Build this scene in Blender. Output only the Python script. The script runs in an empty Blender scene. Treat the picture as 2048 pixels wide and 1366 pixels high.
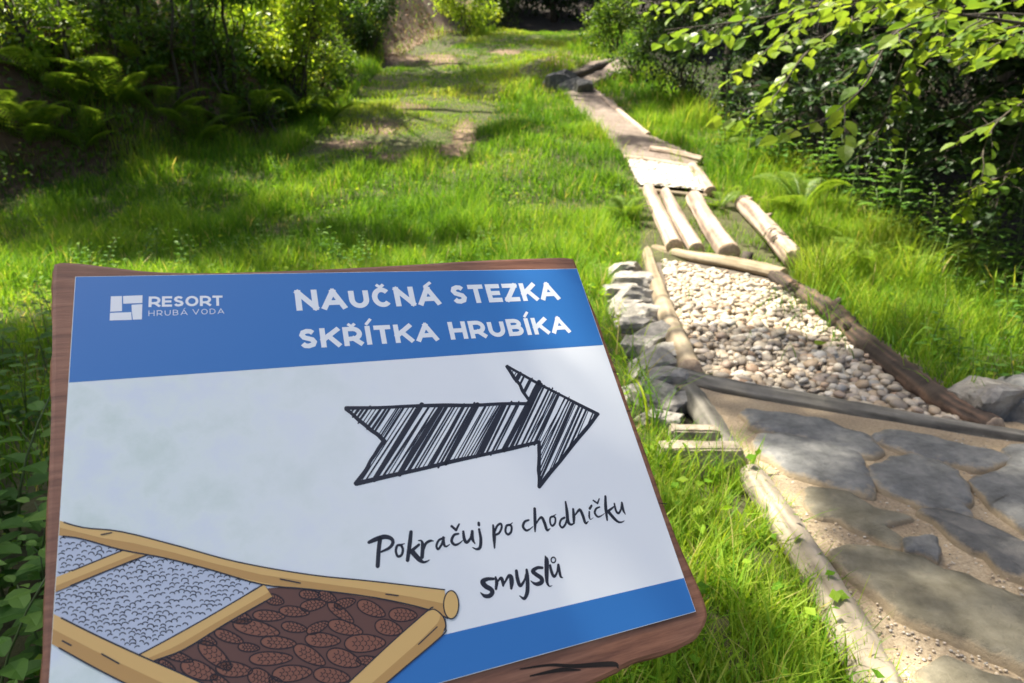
import bpy, math, random
import numpy as np
from mathutils import Vector, Matrix
from mathutils.geometry import tessellate_polygon

random.seed(7)
rng = np.random.default_rng(11)
SC = bpy.context.scene
COL = SC.collection

# ------------------------------------------------------------------ camera
FPX, CX, CY = 1280.0, 1024.0, 683.0
CAM = np.array([0.0, 0.0, 1.02])
PITCH = math.radians(16)
cd = bpy.data.cameras.new("camera")
cam = bpy.data.objects.new("camera", cd)
COL.objects.link(cam)
cam.location = CAM
cam.rotation_euler = (math.radians(90) - PITCH, 0, 0)
cd.sensor_width = 36
cd.lens = 36 * FPX / 2048
cd.clip_start = 0.02
cd.clip_end = 400
cd.dof.use_dof = True
cd.dof.focus_distance = 0.72
cd.dof.aperture_fstop = 8.5
SC.camera = cam

# ------------------------------------------------------------------ sky, sun, exposure
SUN = np.array([-0.42, 0.11, 0.90]); SUN /= np.linalg.norm(SUN)
w = bpy.data.worlds.new("World"); SC.world = w; w.use_nodes = True
nt = w.node_tree
sky = nt.nodes.new('ShaderNodeTexSky'); sky.sky_type = 'NISHITA'; sky.sun_disc = False
sky.sun_elevation = math.asin(SUN[2])
sky.dust_density = 4.0; sky.ozone_density = 0.4
sky.sun_rotation = math.atan2(SUN[0], SUN[1])
nt.links.new(sky.outputs[0], nt.nodes['Background'].inputs[0])
nt.nodes['Background'].inputs[1].default_value = 0.088
sd = bpy.data.lights.new("sun", 'SUN'); sd.energy = 5.0; sd.angle = math.radians(0.53); sd.color = (1, 0.92, 0.77)
sun = bpy.data.objects.new("sun", sd); COL.objects.link(sun)
sun.rotation_euler = Vector(SUN).to_track_quat('Z', 'Y').to_euler()
SC.view_settings.view_transform = 'Standard'
SC.view_settings.look = 'None'
SC.view_settings.exposure = 1.6
SC.view_settings.gamma = 1

# ------------------------------------------------------------------ helpers: mesh
def nz(v):
    return v / np.maximum(np.linalg.norm(v, axis=-1, keepdims=True), 1e-9)

class MB:
    """collects vertices / faces / per-vertex tint, then links ONE mesh object"""
    def __init__(self): self.V, self.F, self.T, self.n, self.M = [], [], [], 0, []
    def add(self, V, F, tint=0.5, mi=0):
        V = np.asarray(V, float).reshape(-1, 3)
        if not isinstance(F, list): F = [F]
        for f in F:
            f = np.asarray(f, int)
            if f.size:
                self.F.append(f + self.n); self.M.append(np.full(len(f), mi))
        self.V.append(V)
        self.T.append(np.broadcast_to(np.asarray(tint, float), (len(V),)))
        self.n += len(V)
    def mesh(self, name, mats, smooth=False):
        me = bpy.data.meshes.new(name)
        if not isinstance(mats, (list, tuple)): mats = [mats]
        for m in mats: me.materials.append(m)
        if self.n == 0: return me
        V = np.concatenate(self.V)
        me.vertices.add(len(V)); me.vertices.foreach_set('co', V.astype(np.float32).ravel())
        flat = np.concatenate([f.ravel() for f in self.F])
        tot = np.concatenate([np.full(len(f), f.shape[1]) for f in self.F])
        st = np.concatenate([[0], np.cumsum(tot)[:-1]])
        me.loops.add(len(flat)); me.loops.foreach_set('vertex_index', flat.astype(np.int32))
        me.polygons.add(len(tot)); me.polygons.foreach_set('loop_start', st.astype(np.int32))
        me.polygons.foreach_set('loop_total', tot.astype(np.int32))
        me.polygons.foreach_set('material_index', np.concatenate(self.M).astype(np.int32))
        me.polygons.foreach_set('use_smooth', np.full(len(tot), smooth))
        a = me.attributes.new('tint', 'FLOAT', 'POINT')
        a.data.foreach_set('value', np.concatenate(self.T).astype(np.float32))
        me.update(calc_edges=True)
        return me
    def build(self, name, mats, parent=None, smooth=False, loc=None):
        o = bpy.data.objects.new(name, self.mesh(name, mats, smooth))
        COL.objects.link(o)
        if parent is not None: o.parent = parent
        if loc is not None: o.location = loc
        return o

def tag(o, label=None, cat=None, group=None, kind=None):
    if label: o['label'] = label
    if cat: o['category'] = cat
    if group: o['group'] = group
    if kind: o['kind'] = kind
    return o

def thing(name, label, cat, loc=(0, 0, 0), rz=0.0, group=None):
    o = bpy.data.objects.new(name, None); COL.objects.link(o)
    o.location = loc; o.rotation_euler = (0, 0, rz); o.empty_display_size = 0.1
    return tag(o, label, cat, group)

def kids(o): return [c for c in COL.objects if c.parent == o]

def dup(root, parts, loc, rz=0.0, scale=1.0, label=None, group=None):
    r = root.copy(); COL.objects.link(r); r.location = loc; r.rotation_euler = (0, 0, rz); r.scale = (scale,) * 3
    if label: r['label'] = label
    if group: r['group'] = group
    for ch in parts:
        c = ch.copy(); COL.objects.link(c); c.parent = r
    return r

def catmull(P, n=6, closed=False):
    P = np.asarray(P, float)
    if len(P) < 3: 
        t = np.linspace(0, 1, n + 1)[:, None]
        return P[0] * (1 - t) + P[-1] * t
    Q = np.vstack([P[-1], P, P[0], P[1]]) if closed else np.vstack([2 * P[0] - P[1], P, 2 * P[-1] - P[-2]])
    out = []
    for i in range(1, len(Q) - 2):
        a, b, c, d = Q[i - 1], Q[i], Q[i + 1], Q[i + 2]
        t = np.linspace(0, 1, n, endpoint=False)[:, None]
        out.append(0.5 * ((2 * b) + (-a + c) * t + (2 * a - 5 * b + 4 * c - d) * t ** 2 + (-a + 3 * b - 3 * c + d) * t ** 3))
    if not closed: out.append(P[-1:])
    return np.vstack(out)

def tube(P, R, sides=6, rough=0.0, cap=True):
    P = np.asarray(P, float); n = len(P); R = np.broadcast_to(np.asarray(R, float), (n,))
    T = nz(np.gradient(P, axis=0))
    up = np.array([0, 0, 1.0]) if abs(T[0, 2]) < 0.9 else np.array([1.0, 0, 0])
    A = nz(np.cross(T, up)); B = np.cross(T, A)
    th = np.linspace(0, 2 * np.pi, sides, endpoint=False)
    rr = R[:, None] * (1 + rough * rng.normal(size=(n, sides)))
    V = P[:, None] + rr[..., None] * (np.cos(th)[None, :, None] * A[:, None] + np.sin(th)[None, :, None] * B[:, None])
    i = np.arange(n - 1)[:, None] * sides; j = np.arange(sides)[None]; k = (j + 1) % sides
    F = np.stack([i + j, i + k, i + sides + k, i + sides + j], -1).reshape(-1, 4)
    V = V.reshape(-1, 3); Fs = [F]
    if cap:
        V = np.vstack([V, P[0], P[-1]]); a, b = n * sides, n * sides + 1
        j = j.ravel(); k = k.ravel()
        Fs.append(np.stack([np.full(sides, a), k, j], -1))
        Fs.append(np.stack([np.full(sides, b), (n - 1) * sides + j, (n - 1) * sides + k], -1))
    return V, Fs

# ------------------------------------------------------------------ helpers: noise, terrain, rays
def vnoise(x, y, s=0):
    x = np.asarray(x, float); y = np.asarray(y, float)
    xi = np.floor(x).astype(np.int64); yi = np.floor(y).astype(np.int64); fx = x - xi; fy = y - yi
    fx = fx * fx * (3 - 2 * fx); fy = fy * fy * (3 - 2 * fy)
    def h(a, b):
        n = (a * 374761393 + b * 668265263 + s * 1442695041) & 0xffffffff
        n = ((n ^ (n >> 13)) * 1274126177) & 0xffffffff
        return ((n ^ (n >> 16)) & 0xffff) / 65535.0
    return (h(xi, yi) * (1 - fx) + h(xi + 1, yi) * fx) * (1 - fy) + (h(xi, yi + 1) * (1 - fx) + h(xi + 1, yi + 1) * fx) * fy

def sp(t, k): return k * np.logaddexp(0, np.asarray(t, float) / k)
def ss(a, b, t):
    t = np.clip((np.asarray(t, float) - a) / (b - a), 0, 1); return t * t * (3 - 2 * t)

def bank_x(y): return np.interp(y, [-5, 3, 6, 9, 11.9, 15, 20, 26, 34], [-7.5, -7.5, -7.3, -6.3, -4.0, -3.7, -4.2, -3.2, -2.5])
def edge_x(y): return np.interp(y, [-5, 1, 2.5, 4, 7, 12, 18, 26, 34], [3.2, 3.0, 3.0, 3.1, 3.95, 3.85, 3.4, 3.9, 4.5])

def H(x, y):
    x = np.asarray(x, float); y = np.asarray(y, float)
    z = 0.275 * sp(y - 6.9, 0.4) - 0.22 * sp(y - 29.5, .8) + 0.42 * sp(y - 33.5, 1.0)
    u = bank_x(y) - x
    z = z + 1.35 * ss(0, 1.5, u) + 0.5 * sp(u - 0.8, 0.4)
    v = x - edge_x(y)
    z = z - 0.5 * sp(v - .2, 0.3) + 0.5 * sp(v - 3.2, .4) + 0.75 * sp(v - 6, 0.6)
    far = ss(5, 9, y)
    z = z + far * 0.16 * (vnoise(x * .55, y * .45, 3) - .5) + 0.05 * far * (vnoise(x * 1.7, y * 1.7, 4) - .5)
    z = z + ss(0.3, 1.5, np.maximum(u, v)) * 0.35 * (vnoise(x * 1.3, y * 1.3, 5) - .5)
    # grassy hump beside the trail, sunken cart track to its left
    z = z + 0.45 * np.exp(-((x - 1.1) / .9) ** 2 - ((y - 18.5) / 1.6) ** 2)
    z = z + 0.15 * np.exp(-((x - 0.5) / .8) ** 2 - ((y - 11.5) / 2.5) ** 2)
    z = z - 0.018 * ss(.55, .62, x)*(1-ss(3,3.1,x))*(1-ss(6.4,6.7,y))
    return z

def ray(px, py):
    a = (px - CX) / FPX; b = -(py - CY) / FPX; c, s = math.cos(PITCH), math.sin(PITCH)
    return np.array([a, b * s + c, b * c - s])
_t = np.concatenate([np.linspace(.3, 8, 3000), np.linspace(8.01, 70, 6000)])
def hit(px, py, dz=0.0):
    r = ray(px, py); P = CAM + _t[:, None] * r
    d = P[:, 2] - H(P[:, 0], P[:, 1]) - dz
    i = np.argmax(d < 0)
    if d[i] >= 0: i = len(d) - 1
    return P[i]
def flat(px, py, z=0.0):
    r = ray(px, py); return CAM + r * (z - CAM[2]) / r[2]
def proj(P):
    P = np.asarray(P, float) - CAM; c, s = math.cos(PITCH), math.sin(PITCH)
    f = P[..., 1] * c - P[..., 2] * s; u = P[..., 1] * s + P[..., 2] * c
    f = np.where(f > .05, f, np.nan)
    return CX + FPX * P[..., 0] / f, CY - FPX * u / f
def inpoly(px, py, poly):
    px = np.asarray(px); py = np.asarray(py); r = np.zeros(px.shape, bool); n = len(poly)
    for i in range(n):
        x0, y0 = poly[i]; x1, y1 = poly[(i + 1) % n]
        if y0 == y1: continue
        with np.errstate(invalid='ignore'):
            r ^= ((y0 > py) != (y1 > py)) & (px < (x1 - x0) * (py - y0) / (y1 - y0) + x0)
    return r

# ------------------------------------------------------------------ materials
def newmat(name):
    m = bpy.data.materials.new(name); m.use_nodes = True
    return m, m.node_tree, m.node_tree.nodes['Principled BSDF']
def nd(t, kind, **kw):
    n = t.nodes.new(kind)
    for k, v in kw.items(): setattr(n, k, v)
    return n
def ramp(t, fac, stops):
    r = nd(t, 'ShaderNodeValToRGB'); e = r.color_ramp.elements
    while len(e) < len(stops): e.new(0.5)
    for el, (p, c) in zip(e, stops): el.position = p; el.color = (*c, 1)
    t.links.new(fac, r.inputs[0]); return r.outputs[0]
def noise(t, scale, detail=4, rough=.55, coord='Object', stretch=None):
    tc = nd(t, 'ShaderNodeTexCoord'); o = tc.outputs[coord]
    if stretch:
        mp = nd(t, 'ShaderNodeMapping'); mp.inputs['Scale'].default_value = stretch
        t.links.new(o, mp.inputs[0]); o = mp.outputs[0]
    n = nd(t, 'ShaderNodeTexNoise'); n.inputs['Scale'].default_value = scale
    n.inputs['Detail'].default_value = detail; n.inputs['Roughness'].default_value = rough
    t.links.new(o, n.inputs['Vector']); return n.outputs[0]
def bump(t, b, h, strength=.4, dist=.01):
    n = nd(t, 'ShaderNodeBump'); n.inputs['Strength'].default_value = strength; n.inputs['Distance'].default_value = dist
    t.links.new(h, n.inputs['Height']); t.links.new(n.outputs[0], b.inputs['Normal'])

def leaf_mat(name, stops, trans=.45, rough=.45, tcol=(1.25, 1.15, .55), spec=.35):
    m, t, b = newmat(name)
    at = nd(t, 'ShaderNodeAttribute', attribute_name='tint')
    c = ramp(t, at.outputs['Fac'], stops)
    t.links.new(c, b.inputs['Base Color']); b.inputs['Roughness'].default_value = rough
    b.inputs['Specular IOR Level'].default_value = spec
    tr = nd(t, 'ShaderNodeBsdfTranslucent'); mx = nd(t, 'ShaderNodeMixShader'); mx.inputs[0].default_value = trans
    mul = nd(t, 'ShaderNodeMix', data_type='RGBA', blend_type='MULTIPLY'); mul.inputs[0].default_value = 1
    t.links.new(c, mul.inputs[6]); mul.inputs[7].default_value = (*tcol, 1)
    t.links.new(mul.outputs[2], tr.inputs[0])
    t.links.new(b.outputs[0], mx.inputs[1]); t.links.new(tr.outputs[0], mx.inputs[2])
    t.links.new(mx.outputs[0], t.nodes['Material Output'].inputs[0]); return m

def flat_mat(name, c, rough=.5, var=None, scale=8):
    m, t, b = newmat(name); b.inputs['Roughness'].default_value = rough
    if var is None: b.inputs['Base Color'].default_value = (*c, 1)
    else: t.links.new(ramp(t, noise(t, scale), [(.3, c), (.7, var)]), b.inputs['Base Color'])
    return m

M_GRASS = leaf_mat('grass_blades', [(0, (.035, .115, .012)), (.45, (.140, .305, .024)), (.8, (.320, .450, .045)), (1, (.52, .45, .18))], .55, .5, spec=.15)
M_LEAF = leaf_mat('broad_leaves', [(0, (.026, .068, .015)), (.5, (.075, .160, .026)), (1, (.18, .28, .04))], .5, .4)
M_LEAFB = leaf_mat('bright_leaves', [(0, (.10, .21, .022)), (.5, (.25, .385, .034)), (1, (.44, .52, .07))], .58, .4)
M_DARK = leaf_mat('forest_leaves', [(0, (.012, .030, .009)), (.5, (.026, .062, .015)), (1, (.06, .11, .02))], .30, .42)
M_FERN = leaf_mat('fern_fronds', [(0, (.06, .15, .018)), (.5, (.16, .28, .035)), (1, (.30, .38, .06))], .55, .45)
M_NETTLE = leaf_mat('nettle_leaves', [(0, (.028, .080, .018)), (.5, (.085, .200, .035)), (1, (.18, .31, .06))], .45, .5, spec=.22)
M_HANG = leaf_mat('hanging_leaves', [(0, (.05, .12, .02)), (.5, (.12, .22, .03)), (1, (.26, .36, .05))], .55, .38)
M_LITTER = leaf_mat('leaf_litter', [(0, (.07, .035, .02)), (.5, (.20, .11, .065)), (1, (.38, .26, .17))], .1, .7)
M_STEM = flat_mat('green_stems', (.07, .11, .03), .6)

def bark_mat(name, c0, c1, scale=6):
    m, t, b = newmat(name); b.inputs['Roughness'].default_value = .85
    f = noise(t, scale, 6, .65, stretch=(3, 3, .6)); t.links.new(ramp(t, f, [(.3, c0), (.7, c1)]), b.inputs['Base Color'])
    bump(t, b, f, .8, .02); return m
M_BARK = bark_mat('tree_bark', (.025, .020, .015), (.09, .075, .055))

# ------------------------------------------------------------------ ground
TRAIL = [(1505, 955), (1440, 890), (1400, 872), (1300, 856), (1262, 780), (1245, 700), (1212, 620), (1222, 545), (1278, 525), (1278, 500), (1278, 390), (1252, 322), (1175, 240),
         (1130, 190), (1098, 160), (1180, 128), (1250, 120), (1262, 140), (1180, 176), (1292, 272), (1402, 328), (1424, 390),
         (1468, 408), (1502, 402), (1612, 535), (1578, 560), (1700, 640), (1850, 750), (2000, 850), (2300, 960), (2900, 1900), (1960, 1800), (1745, 1366), (1660, 1215), (1585, 1080)]
TRACK = [(560, 335), (650, 262), (720, 185), (775, 125), (900, 90), (1000, 60), (1200, 55), (1130, 100), (1090, 140), (1010, 190), (965, 255), (905, 312), (760, 330)]
DIRT = [(755, 256, 55, 15), (930, 268, 24, 34), (700, 290, 55, 10), (880, 118, 40, 12), (800, 122, 45, 12), (905, 300, 40, 14), (820, 215, 40, 10), (1130, 118, 35, 16), (810, 315, 70, 10), (1010, 105, 40, 6), (1180, 118, 40, 10)]

def dirt_amount(px, py):
    d = np.zeros(np.shape(px))
    for a, b, c, e in DIRT:
        with np.errstate(invalid='ignore'):
            d = np.maximum(d, np.nan_to_num(1.3 - np.hypot((px - a) / c, (py - b) / e)))
    return np.clip(d * 1.5, 0, 1)

def axis(segs):
    out = []
    for a, b, n in segs: out.append(np.linspace(a, b, n, endpoint=False))
    out.append([segs[-1][1]]); return np.concatenate(out)
gx = axis([(-70, -14, 45), (-14, -6, 60), (-6, 6, 200), (6, 14, 60), (14, 70, 45)])
gy = axis([(-30, -1, 30), (-1, 14, 230), (14, 36, 170), (36, 90, 45)])
GX, GY = np.meshgrid(gx, gy); GZ = H(GX, GY)
gm = MB(); nx, ny = len(gx), len(gy)
idx = np.arange(nx * ny).reshape(ny, nx)
PX, PY = proj(np.stack([GX, GY, GZ], -1))
U_ = bank_x(GY) - GX; V_ = GX - edge_x(GY)
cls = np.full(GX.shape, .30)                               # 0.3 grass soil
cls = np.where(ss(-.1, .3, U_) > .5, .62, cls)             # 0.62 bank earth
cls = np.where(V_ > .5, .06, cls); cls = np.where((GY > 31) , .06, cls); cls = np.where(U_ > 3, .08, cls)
BARE = [(740, -250), (930, -250), (985, 55), (890, 100), (770, 135)]
with np.errstate(invalid='ignore'): cls = np.where(inpoly(PX, PY, BARE) & (U_ > -.3) & (GY > 10), .72, cls)
ROCKROW = [(1215, 540), (1290, 545), (1330, 650), (1385, 760), (1400, 860), (1300, 865), (1255, 780), (1235, 690), (1200, 620)]
with np.errstate(invalid='ignore'): cls = np.where(inpoly(PX, PY, ROCKROW), .12, cls)
da_ = np.clip(1.1 * dirt_amount(PX, PY) + .9 * (vnoise(GX * 2.4, GY * 2.4, 61) - .55), 0, 1) * (dirt_amount(PX, PY) > .02); cls = np.where(da_ > .02, .32 + .48 * da_, cls)         # 0.9 trodden dirt
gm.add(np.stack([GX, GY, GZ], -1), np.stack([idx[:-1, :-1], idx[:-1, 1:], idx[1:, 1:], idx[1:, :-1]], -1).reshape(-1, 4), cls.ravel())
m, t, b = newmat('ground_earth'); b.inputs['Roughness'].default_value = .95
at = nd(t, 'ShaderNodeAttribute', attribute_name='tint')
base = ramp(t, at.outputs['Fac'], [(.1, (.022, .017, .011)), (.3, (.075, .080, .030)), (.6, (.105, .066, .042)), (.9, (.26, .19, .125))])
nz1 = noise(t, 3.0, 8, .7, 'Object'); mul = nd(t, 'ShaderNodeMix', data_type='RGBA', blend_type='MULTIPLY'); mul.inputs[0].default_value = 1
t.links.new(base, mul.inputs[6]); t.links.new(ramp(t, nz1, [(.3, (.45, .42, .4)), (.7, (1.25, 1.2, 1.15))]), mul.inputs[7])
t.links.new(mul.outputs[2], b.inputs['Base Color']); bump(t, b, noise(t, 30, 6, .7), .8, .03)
M_GROUND = m
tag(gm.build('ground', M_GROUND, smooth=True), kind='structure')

# ------------------------------------------------------------------ leaves
def leaves(mb, P, D, N, L, kind='quad', W=.55, tint=None, mi=0):
    n = len(P); D = nz(D); X = nz(np.cross(D, N)); Z = np.cross(X, D)
    L = np.broadcast_to(np.asarray(L, float), (n,))
    if kind == 'quad':
        T = np.array([(0, 0, 0), (-.5 * W, .45, .07), (0, 1, -.05), (.5 * W, .45, .07)]); F = np.array([(0, 1, 2), (0, 2, 3)])
    else:
        T = np.array([(0, 0, 0), (-.42 * W, .22, .06), (-.5 * W, .5, .09), (-.3 * W, .8, .03), (0, 1, -.10), (.3 * W, .8, .03), (.5 * W, .5, .09), (.42 * W, .22, .06), (0, .5, .0)])
        F = np.array([(0, 1, 8), (1, 2, 8), (2, 3, 8), (3, 4, 8), (4, 5, 8), (5, 6, 8), (6, 7, 8), (7, 0, 8)])
    k = len(T)
    V = P[:, None] + L[:, None, None] * (T[None, :, 0:1] * X[:, None] + T[None, :, 1:2] * D[:, None] + T[None, :, 2:3] * Z[:, None])
    FF = (np.arange(n)[:, None, None] * k + F[None]).reshape(-1, 3)
    if tint is None: tint = rng.random(n)
    mb.add(V.reshape(-1, 3), FF, np.repeat(np.broadcast_to(tint, (n,)), k), mi)

def clump_leaves(mb, c, r, n, L, kind='quad', W=.6, t0=0, t1=1, flat=1.0):
    """leaf cloud filling an uneven ball: sub-clusters so that light and dark gaps show"""
    c = np.asarray(c, float); ns = max(3, int(n / 45))
    S = rng.normal(size=(ns, 3)); S = nz(S) * (rng.random((ns, 1)) ** .45) * r
    S[:, 2] *= flat
    k = rng.integers(0, ns, n); off = rng.normal(size=(n, 3)) * r * .20
    P = c + S[k] + off
    D = nz(S[k] + off * 2) + rng.normal(size=(n, 3)) * .6 + np.array([0, 0, -.25])
    N = np.array([0, 0, 1.0]) + rng.normal(size=(n, 3)) * .55
    tt = np.clip(t0 + (t1 - t0) * (.65 * rng.random(ns)[k] + .35 * rng.random(n)), 0, 1)
    leaves(mb, P, D, N, L * rng.uniform(.65, 1.25, n), kind, W, tt)

# ------------------------------------------------------------------ trees
def limb_path(a, b, sag=.15, n=7):
    a = np.asarray(a, float); b = np.asarray(b, float); t = np.linspace(0, 1, n)[:, None]
    d = np.linalg.norm(b - a); P = a + (b - a) * t
    P[:, 2:3] += sag * d * np.sin(np.pi * t) * .5
    P[1:-1] += rng.normal(size=(n - 2, 3)) * d * .025
    return P

def tree(name, label, base, height, clumps, leafL=.13, dens=3.0, r0=.14, lean=(0, 0), mat=None, group=None, tr=(0, 1)):
    """trunk with limbs out to every leaf clump; clumps given in world space as (centre, radius)"""
    mat = mat or M_LEAF
    base = np.array([base[0], base[1], float(H(base[0], base[1])) - .1])
    root = thing(name, label, 'tree', base, group=group)
    tm, cm = MB(), MB()
    top = np.array([lean[0], lean[1], height])
    tt = np.linspace(0, 1, 9)[:, None]
    P = top * tt; P[1:-1, :2] += rng.normal(size=(7, 2)) * .012 * height
    tm.add(*tube(P, r0 * (1 - .8 * tt[:, 0]) * (1 + .5 * np.exp(-tt[:, 0] * 18)), 9, .05))
    for c, r in clumps:
        lc = np.asarray(c, float) - base
        hfrac = np.clip((lc[2] - .45 * np.linalg.norm(lc[:2] - top[:2] * .5)) / height, .3, .92)
        a = P[min(8, int(round(hfrac * 8)))]
        L = np.linalg.norm(lc - a); rr = r0 * (1 - .8 * hfrac) * .4
        tm.add(*tube(limb_path(a, lc), np.linspace(rr, .012, 7), 6))
        for k in range(4):
            e = lc + nz(rng.normal(size=3)) * r * .8; tm.add(*tube(limb_path(lc, e, .1, 4), np.linspace(.015, .005, 4), 4))
        n = int(dens * math.pi * r * r / (.30 * leafL ** 2))
        clump_leaves(cm, lc, r, n, leafL, 'quad', .62, *tr)
    tm.build('trunk', M_BARK, root, True); cm.build('crown', mat, root)
    return root

def shrub(name, label, base, clumps, leafL=.08, n=900, mat=None, kind='quad', stems=6, group=None, tr=(0, 1), cat='shrub'):
    """clumps: list of (dx,dy,dz,r) from the base"""
    mat = mat or M_LEAF
    base = np.array([base[0], base[1], float(H(base[0], base[1])) - .05])
    root = thing(name, label, cat, base, group=group); sm, fm = MB(), MB()
    for (dx, dy, dz, r) in clumps:
        c = np.array([dx, dy, dz])
        s = rng.normal(size=3) * .12; s[2] = 0
        sm.add(*tube(limb_path(s, c, .05), np.linspace(.022, .006, 7), 5))
        for k in range(5):
            e = c + nz(rng.normal(size=3) + np.array([0, 0, .5])) * r; sm.add(*tube(limb_path(c * .8, e, .1, 4), np.linspace(.008, .003, 4), 4))
        clump_leaves(fm, c, r, int(n * (r / .6) ** 2), leafL, kind, .6, *tr)
    sm.build('stems', M_BARK, root, True); fm.build('foliage', mat, root)
    return root

def shade(px, py, r, zrel, dz=0.0):
    """leaf clump high on the sun ray of a ground point"""
    P = hit(px, py, dz); return (P + SUN * zrel / SUN[2], r * 1.18)
def shadew(P, r, zrel): return (np.array(P, float) + SUN * zrel / SUN[2], r)

# trees added on the left bank; unseen leaf clumps placed to cast the dappled shade
tree('shade_beech', 'unseen beech added on the near left bank to shade the sign', (-6.4, 3.2), 11, [
    shadew((-.12, .52, .62), .50, 8.5), shadew((-.30, .34, .62), .5, 8.8), shadew((-1.2, 1.0, .1), 1.0, 8), shadew((-1.0, 2.3, 0), 1.1, 8.5), shadew((-2.2, 1.8, 0), 1.2, 8), shadew((-.3, 1.7, 0), .6, 8.6),
    shadew((-.5, -.6, .6), .9, 9), shadew((-2.2, 3.4, 0), 1.2, 8), shadew((-.7, 3.6, 0), .95, 8.4), ((-6.8, 3.5, 9), 1.6), ((-5.6, 2.0, 9.5), 1.4)], r0=.2, lean=(.6, .4))
tree('shade_beech', 'unseen beech added on the left bank to shade the front meadow', (-8.2, 9.5), 12, [
    shade(100, 440, 1.0, 9), shade(290, 420, .95, 9), shade(450, 475, .75, 9), shade(620, 490, .6, 9.3), shade(780, 500, .5, 9.3), shade(330, 480, .8, 9), shade(900, 500, .35, 9.2), shade(60, 500, .7, 9), shade(200, 505, .6, 9), shade(340, 512, .5, 9), shade(470, 520, .4, 9)], r0=.2, lean=(.5, .6))
tree('shade_maple', 'maple added on the left bank, boughs placed to shade the mown track', (-6.6, 15.0), 12, [
    shade(540, 305, .65, 9), shade(630, 310, .6, 9), shade(720, 313, .6, 9), shade(810, 314, .55, 9), shade(890, 312, .5, 9), shade(1030, 262, .6, 9), shade(975, 275, .4, 9), shade(380, 235, .9, 8)], r0=.18, lean=(1, .5))
tree('shade_maple', 'maple added at the far left bend, boughs placed to shade the upper track', (-6.2, 21.0), 13, [
    shade(750, 168, .95, 10), shade(840, 160, 1.0, 10), shade(930, 155, 1.0, 10), shade(1030, 150, 1.0, 10), shade(950, 185, .6, 10), shade(1000, 82, 1.5, 10), shade(1140, 85, 1.3, 10), shade(740, 100, 1.0, 9)], r0=.2, lean=(1.2, .4))
tree('shade_alder', 'slender alder added with long unseen boughs to shade the pebble bed', (-7.6, 7.2), 15, [
    shade(1560, 715, .30, 11), shade(1690, 750, .34, 11), shade(1830, 815, .36, 11), shade(1440, 790, .34, 11), shade(1600, 850, .34, 11), shade(1760, 890, .36, 11), shade(1920, 930, .4, 11),
    shade(2060, 1020, .4, 11), shade(1880, 760, .45, 11), shade(1800, 690, .3, 11), shade(1300, 700, .3, 11), shade(1310, 800, .2, 11), shade(1960, 1130, .28, 11), shade(1800, 1000, .22, 11), shade(2010, 1290, .25, 11), shade(1400, 1345, .22, 11), shade(1640, 650, .15, 11)],
    leafL=.09, dens=2.4, r0=.15, lean=(.8, .6))
tree('shade_alder', 'slender alder added with unseen boughs to shade the upper trail', (-4.6, 16.0), 14, [
    shade(1330, 302, .42, 10), shade(1262, 285, .3, 10), shade(1150, 172, .8, 10), shade(1240, 205, .8, 10), shade(1350, 225, .8, 10), shade(1110, 150, .5, 10), shade(1200, 150, .6, 10)],
    leafL=.1, dens=2.3, r0=.15, lean=(1.0, .8))

# forest edge on the right: trunks below the bank, crowns out of the frame above
def crown_at(x, y, z, spread, n=8):
    out = []
    for k in range(n):
        a = k * 2.4 + x; rr = spread * (.25 + .75 * ((k * .37) % 1))
        out.append(((x + rr * math.cos(a), y + rr * math.sin(a), z + 2.6 * ((k * .61) % 1)), spread * .55))
    return out
RT = [(6.6, 3.2, 'nearest the frame edge'), (6.2, 7.4, 'behind the bark covered log'), (7.8, 10.6, 'behind the white gravel tray'), (6.0, 13.5, 'beside the bark chip trail'),
      (8.6, 6.0, 'deepest in the gully'), (5.6, 18.0, 'right of the grey slabs'), (7.2, 23.0, 'above the far bend'), (10.5, 12.0, 'far back on the gully slope'), (9.5, 2.0, 'at the foot of the near gully')]
for (x, y, wh) in RT:
    zb = float(H(x, y)); zt = max(zb, float(H(3, y))) + 5.0
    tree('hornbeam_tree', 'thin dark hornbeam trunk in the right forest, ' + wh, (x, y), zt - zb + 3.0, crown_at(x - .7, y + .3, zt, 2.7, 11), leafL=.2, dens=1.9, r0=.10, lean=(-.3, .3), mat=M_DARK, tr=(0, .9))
# forest behind the crest
for i, (x, y) in enumerate([(-3.5, 36), (-.5, 37.5), (2.2, 36.5), (5, 35.5), (8, 36), (.8, 42), (4.4, 42), (-4.5, 43), (-7.5, 37)]):
    zb = float(H(x, y))
    wh = ['left end', 'left of centre', 'centre', 'right of centre', 'right end', 'second row left', 'second row right', 'second row far left', 'far left edge'][i]
    cl = []
    for k in range(10):
        a = k * 2.4; rr = 1.9 * ((k * .37) % 1)
        cl.append(((x + rr * math.cos(a), y + rr * math.sin(a), zb + .9 + k * .85), 1.5))
    tree('spruce_tree', 'dark tree closing the view beyond the grassy crest, ' + wh, (x, y), 11, cl, leafL=.26, dens=1.5, r0=.13, mat=M_DARK, tr=(0, .7))

# ------------------------------------------------------------------ shrubs
def on(px, py): return hit(px, py)
def shr(name, label, px, py, wpx, hpx, leafL, n, mat, tr=(0, 1), clumps=7, kind='quad', group=None, cat='shrub'):
    P = on(px, py); s = P[1] / FPX; W = wpx * s; Hh = hpx * s
    cl = []
    for k in range(clumps):
        a = k * 2.4 + px; rr = .5 * W * (.2 + .8 * ((k * .618) % 1)) * .75
        zz = Hh * (.2 + .75 * ((k * .382 + .1) % 1))
        cl.append((rr * math.cos(a), rr * math.sin(a) * .8, zz, max(.16, min(W, Hh) * .27)))
    return shrub(name, label, P[:2], cl, leafL, n, mat, kind, tr=tr, group=group, cat=cat)

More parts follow.
